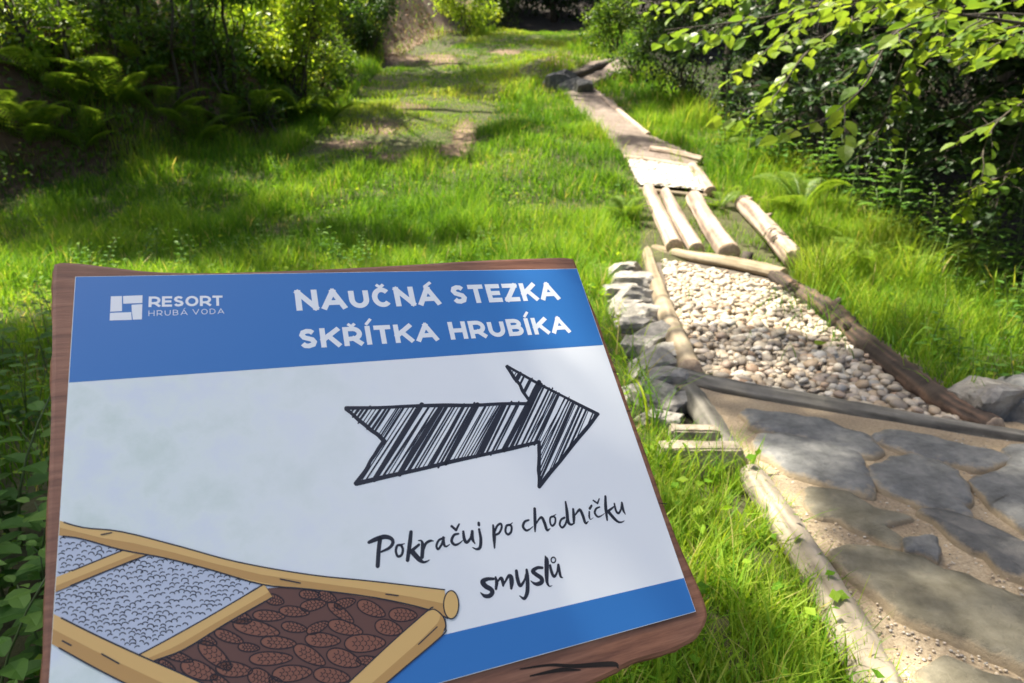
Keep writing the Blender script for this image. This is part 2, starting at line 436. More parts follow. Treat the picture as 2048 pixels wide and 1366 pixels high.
shr('hazel_shrub', 'sunlit yellow green hazel on the left bank', 600, 205, 220, 260, .11, 330, M_LEAFB, clumps=14)
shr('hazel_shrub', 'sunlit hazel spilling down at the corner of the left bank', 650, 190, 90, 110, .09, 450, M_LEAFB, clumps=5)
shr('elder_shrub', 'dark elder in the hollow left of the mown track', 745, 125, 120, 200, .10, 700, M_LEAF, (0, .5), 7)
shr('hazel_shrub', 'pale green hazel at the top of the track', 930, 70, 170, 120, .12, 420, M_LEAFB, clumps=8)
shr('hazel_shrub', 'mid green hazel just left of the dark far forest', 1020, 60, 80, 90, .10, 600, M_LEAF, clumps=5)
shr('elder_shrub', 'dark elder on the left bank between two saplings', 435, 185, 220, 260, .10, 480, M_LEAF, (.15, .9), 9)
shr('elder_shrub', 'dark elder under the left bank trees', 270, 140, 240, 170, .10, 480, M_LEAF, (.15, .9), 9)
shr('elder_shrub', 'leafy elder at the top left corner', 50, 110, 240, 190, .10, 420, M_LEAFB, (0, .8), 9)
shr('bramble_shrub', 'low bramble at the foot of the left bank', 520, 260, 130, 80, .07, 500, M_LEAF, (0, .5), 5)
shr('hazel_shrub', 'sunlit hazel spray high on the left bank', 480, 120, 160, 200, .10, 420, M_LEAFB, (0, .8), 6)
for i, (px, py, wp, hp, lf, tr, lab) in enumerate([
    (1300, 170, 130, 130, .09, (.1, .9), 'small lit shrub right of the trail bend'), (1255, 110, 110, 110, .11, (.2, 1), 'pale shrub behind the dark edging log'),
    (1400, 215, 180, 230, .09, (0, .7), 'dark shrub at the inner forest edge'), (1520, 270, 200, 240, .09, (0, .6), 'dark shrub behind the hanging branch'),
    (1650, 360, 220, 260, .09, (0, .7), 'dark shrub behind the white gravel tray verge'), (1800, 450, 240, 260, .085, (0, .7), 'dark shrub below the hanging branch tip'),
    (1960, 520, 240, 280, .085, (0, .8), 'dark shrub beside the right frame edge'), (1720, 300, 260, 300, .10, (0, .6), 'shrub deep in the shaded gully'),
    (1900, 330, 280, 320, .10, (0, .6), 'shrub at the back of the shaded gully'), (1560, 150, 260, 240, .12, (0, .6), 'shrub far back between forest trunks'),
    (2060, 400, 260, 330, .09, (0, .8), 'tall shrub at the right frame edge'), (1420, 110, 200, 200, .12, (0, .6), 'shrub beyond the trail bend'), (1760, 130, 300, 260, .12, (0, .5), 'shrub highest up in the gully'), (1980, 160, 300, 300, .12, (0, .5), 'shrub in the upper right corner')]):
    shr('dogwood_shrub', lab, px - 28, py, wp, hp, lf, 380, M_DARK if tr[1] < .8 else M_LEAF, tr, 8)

# ------------------------------------------------------------------ overhanging branch tree (right)
def leafy_branch(tm, fm, pts, r0, Lf, step, twig=.35, tr=(0, 1)):
    P = catmull(pts, 8); tm.add(*tube(P, np.linspace(r0, .003, len(P)), 5))
    d = np.linalg.norm(np.diff(P, axis=0), axis=1); s = np.concatenate([[0], np.cumsum(d)]); L = s[-1]
    for q in np.arange(L * .12, L, step):
        c = np.array([np.interp(q, s, P[:, k]) for k in range(3)]); T = nz(np.array([np.interp(min(q + .05, L), s, P[:, k]) for k in range(3)]) - c + 1e-6)
        side = nz(np.cross(T, [0, 0, 1.0])) * (1 if rng.random() < .5 else -1)
        dr = nz(T * .6 + side * rng.uniform(.4, 1) + np.array([0, 0, rng.uniform(-.55, .2)]))
        ln = twig * rng.uniform(.5, 1.2) * (1 - .5 * q / L)
        e = c + dr * ln + np.array([0, 0, -.12 * ln]); tp = limb_path(c, e, .1, 5)
        tm.add(*tube(tp, np.linspace(.0045, .0018, 5), 4))
        nl = max(3, int(ln / (Lf * .42)))
        u = np.linspace(.2, 1, nl); Q = c + (e - c) * u[:, None]
        sg = np.where(np.arange(nl) % 2 == 0, 1, -1)[:, None]; sv = nz(np.cross(dr, [0, 0, 1.0]))
        D = dr * .55 + sv * sg * .85 + np.array([0, 0, -.25]) + rng.normal(size=(nl, 3)) * .18; D[-1] = dr
        N = np.array([0, 0, 1.0]) + rng.normal(size=(nl, 3)) * .55
        tt = tr[0] + (tr[1] - tr[0]) * np.clip(rng.random() * .6 + .4 * rng.random(nl), 0, 1)
        leaves(fm, Q, D, N, Lf * rng.uniform(.7, 1.15, nl), 'oval', .72, tt)
def at(px, py, y):
    r = ray(px, py); return CAM + r * y / r[1]
tb = np.array([5.0, 4.6, float(H(5.0, 4.6)) - .1])
root = thing('hazel_tree', 'hazel whose leafy branch hangs over the right verge', 'tree', tb)
tm, fm = MB(), MB()
trunk = catmull([tb, tb + [-.1, .1, 1.2], tb + [-.3, .2, 2.6], tb + [-.3, .3, 4.2]], 8); tm.add(*tube(trunk, np.linspace(.09, .03, len(trunk)), 8, .03))
hub = [trunk[14], trunk[18], trunk[22]]
BR = [([at(2100, 40, 4.3), at(1950, 30, 4.1), at(1800, 60, 3.9), at(1725, 175, 3.8), at(1640, 250, 3.7)], .013, .115, .13),
      ([at(2050, -40, 4.6), at(1850, -20, 4.6), at(1650, 10, 4.7), at(1500, 40, 4.8), at(1330, 60, 5.0)], .016, .115, .11),
      ([at(2000, -60, 4.8), at(1750, 20, 5.0), at(1620, 100, 5.0), at(1540, 200, 5.0), at(1450, 225, 5.0)], .014, .12, .12),
      ([at(2100, 60, 3.6), at(2000, 40, 3.5), at(1930, 30, 3.4), at(1830, 10, 3.4)], .012, .10, .09),
      ([at(2150, 130, 3.8), at(2060, 90, 3.7), at(1960, 80, 3.6), at(1900, 95, 3.6)], .01, .10, .10),
      ([at(2000, -80, 5.6), at(1700, -60, 5.8), at(1500, -20, 6.0), at(1290, 5, 6.2)], .015, .12, .11),
      ([at(1900, -60, 5.2), at(1700, -30, 5.4), at(1580, 60, 5.4), at(1500, 130, 5.4)], .012, .115, .11),
      ([at(2150, 200, 4.4), at(2060, 200, 4.3), at(1990, 250, 4.2), at(1960, 320, 4.2)], .01, .095, .12),
      ([at(2200, 330, 4.2), at(2080, 330, 4.4), at(1960, 370, 4.6), at(1900, 400, 4.8)], .01, .095, .12),
      ([at(2000, -60, 5.4), at(1850, 60, 5.6), at(1800, 140, 5.8), at(1760, 260, 6.0)], .012, .11, .12)]
for i, (pts, r0, Lf, st) in enumerate(BR):
    h_ = hub[i % 3]; pts = [h_, (np.asarray(h_) * .5 + np.asarray(pts[0]) * .5 + [0, 0, .15])] + pts
    leafy_branch(tm, fm, pts, r0 * 1.3, Lf, st, .42, (.35, 1))
for o_ in (tm, fm):
    o_.V = [v - tb for v in o_.V]
tm.build('trunk', M_BARK, root, True); fm.build('crown', M_HANG, root)
tb = np.array([5.9, 7.2, float(H(5.9, 7.2)) - .1])
root = thing('hazel_tree', 'shaded hazel filling the gaps behind the hanging branch', 'tree', tb)
tm, fm = MB(), MB(); trunk = catmull([tb, tb + [-.1, .0, 1.5], tb + [-.3, .1, 3.2], tb + [-.4, .2, 4.8]], 8); tm.add(*tube(trunk, np.linspace(.10, .03, len(trunk)), 8, .03))
for i, (tx, ty, yy) in enumerate([(1480, 170, 6.4), (1560, 90, 6.6), (1640, 190, 6.2), (1380, 100, 7.0), (1700, 100, 6.2), (1780, 210, 6.0), (1860, 120, 6.0), (1930, 230, 5.8), (1560, 250, 6.4), (1720, 320, 6.0), (1980, 60, 6.0), (1440, 30, 7.2), (1620, 10, 6.8), (1850, 330, 5.9), (1990, 420, 5.6)]):
    h_ = trunk[8 + (i * 5) % 16]; e = at(tx, ty, yy); leafy_branch(tm, fm, [h_, h_ * .6 + e * .4 + [0, 0, .35], h_ * .25 + e * .75 + [0, 0, .2], e], .016, .115, .085, .5, (.05, .7))
for o_ in (tm, fm): o_.V = [v - tb for v in o_.V]
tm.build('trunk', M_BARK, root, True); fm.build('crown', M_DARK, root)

# saplings on the left bank
for i, (px, py, h_, ln, lab) in enumerate([(150, 170, 4.5, .1, 'thin grey sapling trunk at the upper left'), (285, 140, 5, -.15, 'thin pale sapling trunk left of the dark elder'), (405, 210, 5, .1, 'thin dark sapling trunk in front of the sunlit hazel'), (355, 215, 4, .3, 'thin leaning sapling left of the sunlit hazel'), (470, 180, 5, 0, 'thin sapling trunk among the sunlit hazel leaves')]):
    P = on(px, py); cl = [((P[0] + ln + rng.normal() * .6, P[1] + rng.normal() * .6, P[2] + h_ * f_), .55) for f_ in (.75, .9, 1.0, .6)]
    tree('sapling_tree', lab, P[:2], h_, cl, leafL=.10, dens=.45, r0=.03, lean=(ln, 0), mat=M_LEAF)

# ------------------------------------------------------------------ ferns
def frond_mesh(L=.6, arch=.35, n=22, w0=.16):
    mb = MB(); t = np.linspace(0, 1, 12); S = np.stack([np.zeros(12), L * t * (1 - .12 * t), L * (arch * 1.9 * t - arch * 1.75 * t * t)], -1)
    mb.add(*tube(S, np.linspace(.004, .0012, 12), 4), .3)
    for k in range(n):
        u = .12 + .86 * k / n; c = np.array([np.interp(u, t, S[:, j]) for j in range(3)]); T = nz(np.array([np.interp(min(1, u + .03), t, S[:, j]) for j in range(3)]) - c)
        wl = w0 * L / .6 * (math.sin(math.pi * min(1, u * .93 + .08)) ** .8) * (1.05 - .3 * u)
        for sg in (-1, 1):
            d = nz(np.array([sg, .45, -.1]) + T * .25); m_ = 6
            pu = np.linspace(.08, .92, m_)[:, None]; side = nz(np.cross(d, [0, 0, 1.0]))
            for s2 in (-1, 1):
                Q = c + d * wl * pu; D = np.repeat((side * s2 + d * .6)[None], m_, 0)
                leaves(mb, Q, D, np.tile([[0, 0, 1.0]], (m_, 1)) + rng.normal(size=(m_, 3)) * .1, wl * .30 * (1.15 - pu[:, 0]), 'quad', .5, rng.uniform(.3, .8, m_))
    return mb
FR = [frond_mesh(.6, .45).mesh('frond', M_FERN), frond_mesh(.6, .65).mesh('frond', M_FERN), frond_mesh(.6, .25).mesh('frond', M_FERN)]
def fern(label, px, py, size, n=7, az=None, dz=0.0, spread=.9):
    size = size * 1.0; P = hit(px, py); root = thing('fern', label, 'fern', P + [0, 0, dz - .02])
    for k in range(n):
        o = bpy.data.objects.new('frond', FR[k % 3]); COL.objects.link(o); o.parent = root
        a = (k / n * 2 * math.pi + rng.normal() * .2) if az is None else az + (k - (n - 1) / 2) * spread
        s = size / .6 * rng.uniform(.8, 1.15); o.scale = (s, s, s); o.rotation_euler = (rng.uniform(.15, .6), rng.normal() * .15, a)
for px, py, s, n, lab in [(110, 185, 1.0, 8, 'broad lit fern at the upper left of the bank'), (235, 215, 1.15, 7, 'arching fern with pale fronds over the dark hollow'), (150, 210, .6, 6, 'fern below the broad lit fern'), (600, 240, 1.0, 8, 'bright fern under the sunlit hazel'), (655, 245, .8, 6, 'pale fern at the corner of the left bank'),
                          (330, 250, 1.0, 7, 'dim fern in the dark hollow'), (450, 255, .9, 7, 'dim fern left of the bright fern'), (525, 240, .9, 6, 'fern at the edge of the hazel shade'), (30, 250, .8, 7, 'fern at the left frame edge')]:
    fern(lab, px, py, s, n)
for px, py, s, n, lab in [(60, 290, 1.1, 8, 'large fern low on the left bank at the frame edge'), (170, 300, .9, 7, 'fern at the foot of the left bank below the arching fern'), (390, 290, .9, 7, 'fern at the dark foot of the left bank'), (290, 160, 1.1, 8, 'fern high on the left bank under the saplings'), (560, 150, 1.0, 7, 'fern high on the bank among the sunlit hazel'), (1600, 430, .9, 7, 'fern among the herbs at the right forest edge'), (1860, 560, .8, 7, 'fern at the forest foot above the bark covered log')]: fern(lab, px, py, s, n)
fern('yellow green fern left of the walking logs', 1250, 440, .50, 8)
fern('yellow green fern right of the walking logs', 1440, 415, .42, 6)
fern('tall pale fern frond standing in the right verge grass', 1715, 560, .72, 7)
fern('small fern beside the right forest edge', 1450, 290, .55, 6)

# ------------------------------------------------------------------ herbs: nettles and pale flowering plants
def herb(h=.3, pairs=6, Lf=.06, top=.4):
    sm, fm = MB(), MB(); t = np.linspace(0, 1, 6); bend = rng.normal(size=2) * .08
    S = np.stack([bend[0] * t * t * 2 * h, bend[1] * t * t * 2 * h, h * t], -1); sm.add(*tube(S, np.linspace(.0035, .0015, 6), 5))
    for k in range(pairs):
        u = .25 + .75 * k / (pairs - 1); c = np.array([np.interp(u, t, S[:, j]) for j in range(3)]); a = k * math.pi / 2 + rng.normal() * .2
        l = Lf * (1.15 - .65 * max(0, u - .4) / .6) * rng.uniform(.85, 1.15)
        for s in (0, math.pi):
            D = np.array([[math.cos(a + s), math.sin(a + s), .25 - .35 * (1 - u)]])
            leaves(fm, c[None] + D * .012, D, np.array([[0, 0, 1.0]]) + rng.normal(size=(1, 3)) * .15, l, 'oval', .62, np.clip(.25 + .55 * u + rng.normal() * .12, 0, 1))
    return sm.mesh('stem', M_STEM, True), fm.mesh('foliage', M_NETTLE)
HB = [herb(rng.uniform(.26, .4), rng.integers(6, 9), rng.uniform(.055, .075)) for k in range(8)]
def put_herb(P, s, label, group=None, name='nettle_plant', v=None):
    root = thing(name, label, 'plant', P, rng.uniform(0, 6.28), group); root.scale = (s,) * 3
    a, b_ = HB[rng.integers(0, 8) if v is None else v]
    for nm, me in (('stem', a), ('foliage', b_)):
        o = bpy.data.objects.new(nm, me); COL.objects.link(o); o.parent = root
cnt = 0
while cnt < 190:
    y = rng.uniform(.35, 3.4) if cnt < 130 else rng.uniform(.3, 1.5); x = rng.uniform(-3.2, -.35) if cnt < 130 else rng.uniform(-1.5, -.4)
    if x > -.35 * y - .22 and y < 1.6: continue
    if x < -1.0 * y - .6: continue
    if y > 1.8 and x > -.62 * y + .1 and rng.random() < .75: continue
    put_herb((x, y, float(H(x, y)) - .01), rng.uniform(.7, 1.25), 'nettle in the dense shaded patch left of the sign', 'nettles left of the sign'); cnt += 1
for px, py, s, lab in [(645, 520, 1.0, 'pale topped nettle just above the top edge of the sign'), (712, 545, .9, 'pale nettle above the title of the sign'), (455, 545, 1.0, 'small nettle above the logo of the sign'), (90, 480, 1.15, 'big leaved nettle at the upper left of the patch')]:
    put_herb(hit(px, py), s, lab)
def verge_herbs(lst, label, group):
    for px, py, s in lst: put_herb(hit(px, py), s, label, group, 'wild_herb')
verge_herbs([(1505 + 60 * i + rng.normal() * 12, 325 + 32 * i + rng.normal() * 10, rng.uniform(1.7, 2.7)) for i in range(9)] + [(1530 + 40 * i + rng.normal() * 14, 350 + 20 * i + rng.normal() * 8, rng.uniform(1.5, 2.4)) for i in range(13)], 'pale leaved herb along the dark forest edge', 'herbs along the forest edge')
hl = []
while len(hl) < 46:
    px, py = rng.uniform(250, 1280), rng.uniform(300, 530)
    if inpoly(np.array([px]), np.array([py]), TRACK)[0]: continue
    hl.append((px, py, rng.uniform(.6, 1.15)))
verge_herbs([(px, 548 + rng.uniform(-30, 14), rng.uniform(.7, 1.15)) for px in rng.uniform(140, 1000, 34)], 'low leafy herb just above the top edge of the sign', 'herbs above the top edge of the sign')
verge_herbs(hl, 'leafy wild herb scattered in the meadow grass beyond the sign', 'wild herbs in the meadow')
verge_herbs([(1450 + rng.uniform(0, 580), 0, 0) for i in range(0)] + [(px, 300 + (px - 1430) * .52 + rng.normal() * 22, rng.uniform(1.9, 3.2)) for px in rng.uniform(1440, 2040, 40)], 'tall leafy herb at the shaded foot of the right forest', 'tall herbs at the forest foot')
verge_herbs([(1780 + 30 * i + rng.normal() * 12, 540 + 16 * i + rng.normal() * 14, rng.uniform(.8, 1.5)) for i in range(11)], 'herb above the bark covered log', 'herbs above the bark log')
verge_herbs([(1760 + 26 * i + rng.normal() * 12, 640 + 20 * i + rng.normal() * 14, rng.uniform(.5, .9)) for i in range(12)], 'low herb in the shade behind the bark covered log', 'low herbs behind the bark log')

# ------------------------------------------------------------------ grass
def blades(mb, x, y, h, wd, lean, tint, seg=3, dark=None):
    n = len(x); z = H(x, y); az = rng.uniform(0, 2 * np.pi, n); d = np.stack([np.cos(az), np.sin(az)], -1)
    fa = az + np.pi / 2 + rng.normal(size=n) * .5; sx = np.cos(fa); sy = np.sin(fa)
    rows = []
    for k in range(seg):
        u = k / seg; bx = x + d[:, 0] * lean * h * u * u; by = y + d[:, 1] * lean * h * u * u; bz = z - .01 + h * (u - .28 * lean * u * u)
        ww = wd * (1 - .75 * u ** 1.5) * .5
        rows.append(np.stack([bx - sx * ww, by - sy * ww, bz], -1)); rows.append(np.stack([bx + sx * ww, by + sy * ww, bz], -1))
    rows.append(np.stack([x + d[:, 0] * lean * h, y + d[:, 1] * lean * h, z - .01 + h * (1 - .28 * lean)], -1))
    V = np.stack(rows, 1); k = 2 * seg + 1; b0 = np.arange(n)[:, None] * k
    Q = np.concatenate([b0 + np.array([[2 * s, 2 * s + 1, 2 * s + 3, 2 * s + 2]]) for s in range(seg - 1)]) if seg > 1 else np.zeros((0, 4), int)
    T = b0 + np.array([[2 * seg - 2, 2 * seg - 1, 2 * seg]])
    mb.add(V.reshape(-1, 3), [Q, T], np.repeat(tint, k))

def scatter(n, x0, x1, y0, y1):
    return rng.uniform(x0, x1, n), rng.uniform(y0, y1, n)
def grass_zone(mb, n, box, hgt, wd, seg, keep, tshift=0.0):
    x, y = scatter(n, *box); px, py = proj(np.stack([x, y, H(x, y)], -1))
    u = bank_x(y) - x; v = x - edge_x(y)
    ok = ~inpoly(px, py, TRAIL) & (u < .5 + 2.2 * (vnoise(x * 1.3, y * 1.3, 77) > .42)) & (v < 1.1) & ~((v > .3) & (rng.random(len(x)) < .5))
    ok &= ~(inpoly(px, py, BARE) & (rng.random(len(x)) < .93))
    ok &= keep(x, y, px, py); da = dirt_amount(px, py); ok &= rng.random(len(x)) > da * .72
    x, y, px, py = x[ok], y[ok], px[ok], py[ok]
    cl = vnoise(x * 2.2, y * 2.2, 9); cl2 = vnoise(x * .7, y * .7, 10)
    tr = inpoly(px, py, TRACK)
    rv = ss(-1.9, -.3, x - edge_x(y)) * ss(2.5, 5, y)
    h = hgt * (.30 + 1.45 * cl ** 1.6) * rng.uniform(.5, 1.35, len(x)) * np.where(tr, .40, 1) * (1 + .35 * rv) * (.75 + .6 * cl2)
    tint = np.clip(.42 + .62 * (cl2 - .5) + .25 * (cl - .5) + rng.normal(size=len(x)) * .16 + np.where(tr, .12, 0) + tshift, 0, .86)
    dry = rng.random(len(x)) < .03 + .07 * (cl < .3); tint = np.where(dry, 1.0, tint)
    blades(mb, x, y, h, wd * rng.uniform(.6, 1.3, len(x)) * np.where(rng.random(len(x)) < .13, 2.1, 1), rng.uniform(.15, .75, len(x)), tint, seg)
infr = lambda px, py: (px > -150) & (px < 2200) & (py < 1500)
with np.errstate(invalid='ignore'):
    g = MB()
    grass_zone(g, 19000, (.15, .95, .7, 2.3), .10, .0042, 3, lambda x, y, px, py: infr(px, py) & (vnoise(x * 9, y * 9, 55) + .5 * vnoise(x * 25, y * 25, 56) > .55), .1)
    grass_zone(g, 60000, (-3.8, 4.2, 1.8, 4.4), .17, .0042, 3, lambda x, y, px, py: infr(px, py))
    grass_zone(g, 135000, (-9, 5, 4.4, 8.5), .21, .006, 3, lambda x, y, px, py: infr(px, py))
    grass_zone(g, 9000, (-.75, .2, .75, 1.9), .10, .0042, 3, lambda x, y, px, py: infr(px, py * 0), .05)
    tag(g.build('meadow_grass', M_GRASS), 'long green meadow grass around the sign and along the near trail', 'grass', kind='stuff')
    g = MB()
    grass_zone(g, 130000, (-9.5, 5.5, 8.5, 15), .22, .009, 2, lambda x, y, px, py: infr(px, py))
    grass_zone(g, 90000, (-6, 5.5, 15, 31), .24, .016, 2, lambda x, y, px, py: infr(px, py))
    tag(g.build('track_grass', M_GRASS), 'grass of the far meadow and the mown track going uphill', 'grass', kind='stuff')
    # coarse dark tussocks in the shaded front meadow
    g = MB()
    for px, py, n_, hh in [(880, 470, 260, .42), (820, 440, 240, .40), (940, 480, 200, .40), (740, 430, 220, .36), (560, 430, 220, .34), (430, 470, 200, .3), (660, 470, 220, .34), (980, 455, 160, .34), (1010, 395, 120, .3), (500, 390, 150, .3), (1180, 330, 160, .36), (1100, 250, 200, .36), (1060, 230, 200, .36), (1210, 370, 120, .36), (1640, 640, 150, .24), (1750, 700, 150, .22), (1590, 500, 150, .3), (1500, 390, 150, .3), (1700, 560, 150, .3), (1860, 640, 150, .26)]:
        P = hit(px, py); r_ = np.abs(rng.normal(size=n_)) * .28; a = rng.uniform(0, 6.28, n_)
        blades(g, P[0] + r_ * np.cos(a) * 1.4, P[1] + r_ * np.sin(a), hh * rng.uniform(.6, 1.2, n_), .007 * rng.uniform(.7, 1.3, n_), rng.uniform(.2, .9, n_), np.clip(.3 + rng.normal(size=n_) * .15, 0, .85), 4)
    # broad low leaves between the blades
    x, y = scatter(16000, -5, 4.5, .7, 9); px, py = proj(np.stack([x, y, H(x, y)], -1)); ok = ~inpoly(px, py, TRAIL) & (x - edge_x(y) < .9) & ((vnoise(x * 1.5, y * 1.5, 21) > .5) | (y < 2))
    x, y = x[ok], y[ok]; P = np.stack([x, y, H(x, y) + rng.uniform(.02, .13, len(x))], -1)
    leaves(g, P, rng.normal(size=(len(x), 3)) * [1, 1, .3], np.array([0, 0, 1.0]) + rng.normal(size=(len(x), 3)) * .35, rng.uniform(.018, .05, len(x)) * np.clip(.5 + y * .2, .5, 1.3), 'quad', .75, rng.uniform(.25, .8, len(x)))
    # dry thatch lying between the blades
    x, y = scatter(5000, -3, 3.5, .7, 6); x = np.concatenate([x, rng.uniform(.2, .95, 1800)]); y = np.concatenate([y, rng.uniform(.7, 2.2, 1800)]); px, py = proj(np.stack([x, y, H(x, y)], -1)); ok = ~inpoly(px, py, TRAIL); x, y = x[ok], y[ok]
    blades(g, x, y, rng.uniform(.012, .03, len(x)), .0035 + .0008 * y, rng.uniform(1.5, 4, len(x)), rng.uniform(.8, 1, len(x)), 3)
    tag(g.build('tussock_grass', M_GRASS), 'coarse grass tussocks and low leaves in the front meadow', 'grass', kind='stuff')
    # undergrowth on the bank and below the forest edge
    g = MB()
    x, y = scatter(70000, -12, -3, 4.5, 24); u = bank_x(y) - x; px, py = proj(np.stack([x, y, H(x, y)], -1))
    bare = inpoly(px, py, BARE)
    ok = (u > .1) & (u < 5) & (vnoise(x * 1.1, y * 1.1, 31) > .22) & ~(bare & (rng.random(len(x)) < .95)); x, y = x[ok], y[ok]
    P = np.stack([x, y, H(x, y) + rng.uniform(.02, .3, len(x))], -1)
    leaves(g, P, rng.normal(size=(len(x), 3)) * [1, 1, .5], np.array([0, 0, 1.0]) + rng.normal(size=(len(x), 3)) * .4, rng.uniform(.05, .12, len(x)), 'quad', .6, rng.uniform(.3, 1, len(x)))
    x, y = scatter(30000, 2.5, 12, 2, 30); v = x - edge_x(y)
    ok = (v > .5) & (v < 8) & (vnoise(x * 1.1, y * 1.1, 33) > .35); x, y = x[ok], y[ok]
    P = np.stack([x, y, H(x, y) + rng.uniform(.02, .4, len(x))], -1)
    leaves(g, P, rng.normal(size=(len(x), 3)) * [1, 1, .5], np.array([0, 0, 1.0]) + rng.normal(size=(len(x), 3)) * .4, rng.uniform(.05, .11, len(x)), 'quad', .6, rng.uniform(.0, .7, len(x)))
    tag(g.build('undergrowth', M_LEAF), 'low leafy undergrowth on the left bank and in the right gully', 'undergrowth', kind='stuff')

with np.errstate(invalid='ignore'):
    g = MB()
    GAP = [(1290, 400), (1420, 405), (1590, 540), (1480, 535), (1340, 512)]
    x, y = scatter(9000, .9, 3.4, 5.8, 9.2); px, py = proj(np.stack([x, y, H(x, y)], -1)); ok = inpoly(px, py, GAP) & (vnoise(x * 5, y * 5, 71) > .35); x, y = x[ok], y[ok]; n_ = len(x)
    blades(g, x, y, rng.uniform(.04, .17, n_), .006 * rng.uniform(.7, 1.3, n_), rng.uniform(.2, .8, n_), np.clip(.45 + rng.normal(size=n_) * .2, 0, 1), 3)
    # long loose blades leaning over the kerb log, the near trail edge and the rocks
    for (a0, b0), (a1, b1), n_ in [((1480, 950), (1720, 1380), 170), ((1330, 870), (1480, 930), 60), ((1215, 620), (1300, 860), 120), ((1600, 600), (1960, 850), 200), ((1290, 540), (1190, 520), 90), ((1270, 400), (1285, 500), 120), ((1130, 190), (1250, 320), 200), ((1300, 280), (1420, 390), 120)]:
        tt_ = rng.random(n_); P_ = np.array([hit(a0 + (a1 - a0) * q, b0 + (b1 - b0) * q) for q in tt_]); P_[:, :2] += rng.normal(size=(n_, 2)) * .03 * P_[:, 1:2] ** .5
        near = P_[0, 1] < 2.6
        blades(g, P_[:, 0], P_[:, 1], (.10 if near else .24) * rng.uniform(.6, 1.5, n_), (.0030 if near else .0065) * rng.uniform(.7, 1.3, n_), rng.uniform(.3, 1.0, n_), np.clip(.5 + rng.normal(size=n_) * .2, 0, 1), 4)
    tag(g.build('edge_grass', M_GRASS), 'loose grass blades along the trail edges and between the walking logs', 'grass', kind='stuff')
    # brown leaf litter on the bare bank, under the trees and on the shaded soil
    g = MB()
    x, y = scatter(30000, -11, 2, 6, 30); u = bank_x(y) - x; px, py = proj(np.stack([x, y, H(x, y)], -1)); ok = (inpoly(px, py, BARE) & (u > -.5)) | ((u > -.1) & (u < 3) & (rng.random(len(x)) < .3)); x, y = x[ok], y[ok]; n_ = len(x)
    leaves(g, np.stack([x, y, H(x, y) + rng.uniform(.0, .05, n_)], -1), rng.normal(size=(n_, 3)) * [1, 1, .3], np.array([0, 0, 1.0]) + rng.normal(size=(n_, 3)) * .4, rng.uniform(.05, .12, n_), 'quad', .6, rng.random(n_))
    tag(g.build('leaf_litter', M_LITTER), 'brown leaf litter on the earthy left bank', 'leaf litter', kind='stuff')

# ------------------------------------------------------------------ trail surfaces
def sheet(name, pxpoly, dz, mat, z=None, div=.06, label=None):
    """ground-following sheet inside a polygon"""
    P = np.array([(flat(*p, z) if z is not None else hit(*p)) for p in pxpoly])
    x0, y0 = P[:, :2].min(0); x1, y1 = P[:, :2].max(0)
    xs = np.arange(x0, x1 + div, div); ys = np.arange(y0, y1 + div, div); X, Y = np.meshgrid(xs, ys)
    Z = (np.full(X.shape, z) if z is not None else H(X, Y)) + dz + .012 * (vnoise(X * 4, Y * 4, 40) - .5)
    I = np.arange(X.size).reshape(X.shape); F = np.stack([I[:-1, :-1], I[:-1, 1:], I[1:, 1:], I[1:, :-1]], -1).reshape(-1, 4)
    cx_ = X.ravel()[F].mean(1); cy_ = Y.ravel()[F].mean(1)
    k = inpoly(cx_, cy_, [tuple(p) for p in P[:, :2]])
    mb = MB(); mb.add(np.stack([X, Y, Z], -1), F[k]); return tag(mb.build(name, mat, smooth=True), kind='structure')
def grain_mat(name, stops, sc=90, bs=.8):
    m, t, b = newmat(name); b.inputs['Roughness'].default_value = .95
    f = noise(t, sc, 6, .75); c = ramp(t, f, stops)
    mul = nd(t, 'ShaderNodeMix', data_type='RGBA', blend_type='MULTIPLY'); mul.inputs[0].default_value = 1
    t.links.new(c, mul.inputs[6]); t.links.new(ramp(t, noise(t, 4, 4), [(.3, (.75, .72, .7)), (.7, (1.1, 1.1, 1.1))]), mul.inputs[7])
    t.links.new(mul.outputs[2], b.inputs['Base Color']); bump(t, b, f, bs, .008); return m
M_SAND = grain_mat('sand', [(.3, (.19, .145, .092)), (.5, (.37, .295, .195)), (.7, (.50, .41, .29))], 120)
M_CHIP = grain_mat('bark_chips', [(.3, (.07, .052, .042)), (.5, (.205, .165, .135)), (.7, (.33, .28, .24))], 45, 1.0)
M_BED = grain_mat('pebble_bed_earth', [(.3, (.06, .05, .04)), (.7, (.18, .15, .12))], 60)
M_WHITE = grain_mat('white_gravel', [(.3, (.40, .37, .31)), (.6, (.66, .63, .56))], 70, 1.0)
sheet('sand_path', [(1330, 760), (1480, 780), (1800, 830), (2100, 870), (2600, 1000), (3000, 1900), (1960, 1800), (1740, 1366), (1660, 1215), (1575, 1080), (1490, 950), (1400, 850)], .03, M_SAND, 0.0, .03)
sheet('pebble_bed', [(1290, 500), (1400, 515), (1560, 548), (1700, 640), (1850, 745), (2020, 860), (1800, 845), (1400, 780), (1340, 700)], .012, M_BED, 0.0, .03)
sheet('gravel_tray', [(1254, 327), (1375, 344), (1408, 392), (1280, 380)], .07, M_WHITE, None, .04)
sheet('bark_chip_path', [(1252, 326), (1175, 245), (1128, 190), (1180, 180), (1225, 205), (1292, 274), (1400, 326), (1380, 342)], .06, M_CHIP, None, .06)
sheet('upper_chip_path', [(1150, 160), (1180, 128), (1255, 118), (1275, 135), (1185, 180), (1150, 180)], .05, M_CHIP, None, .08)

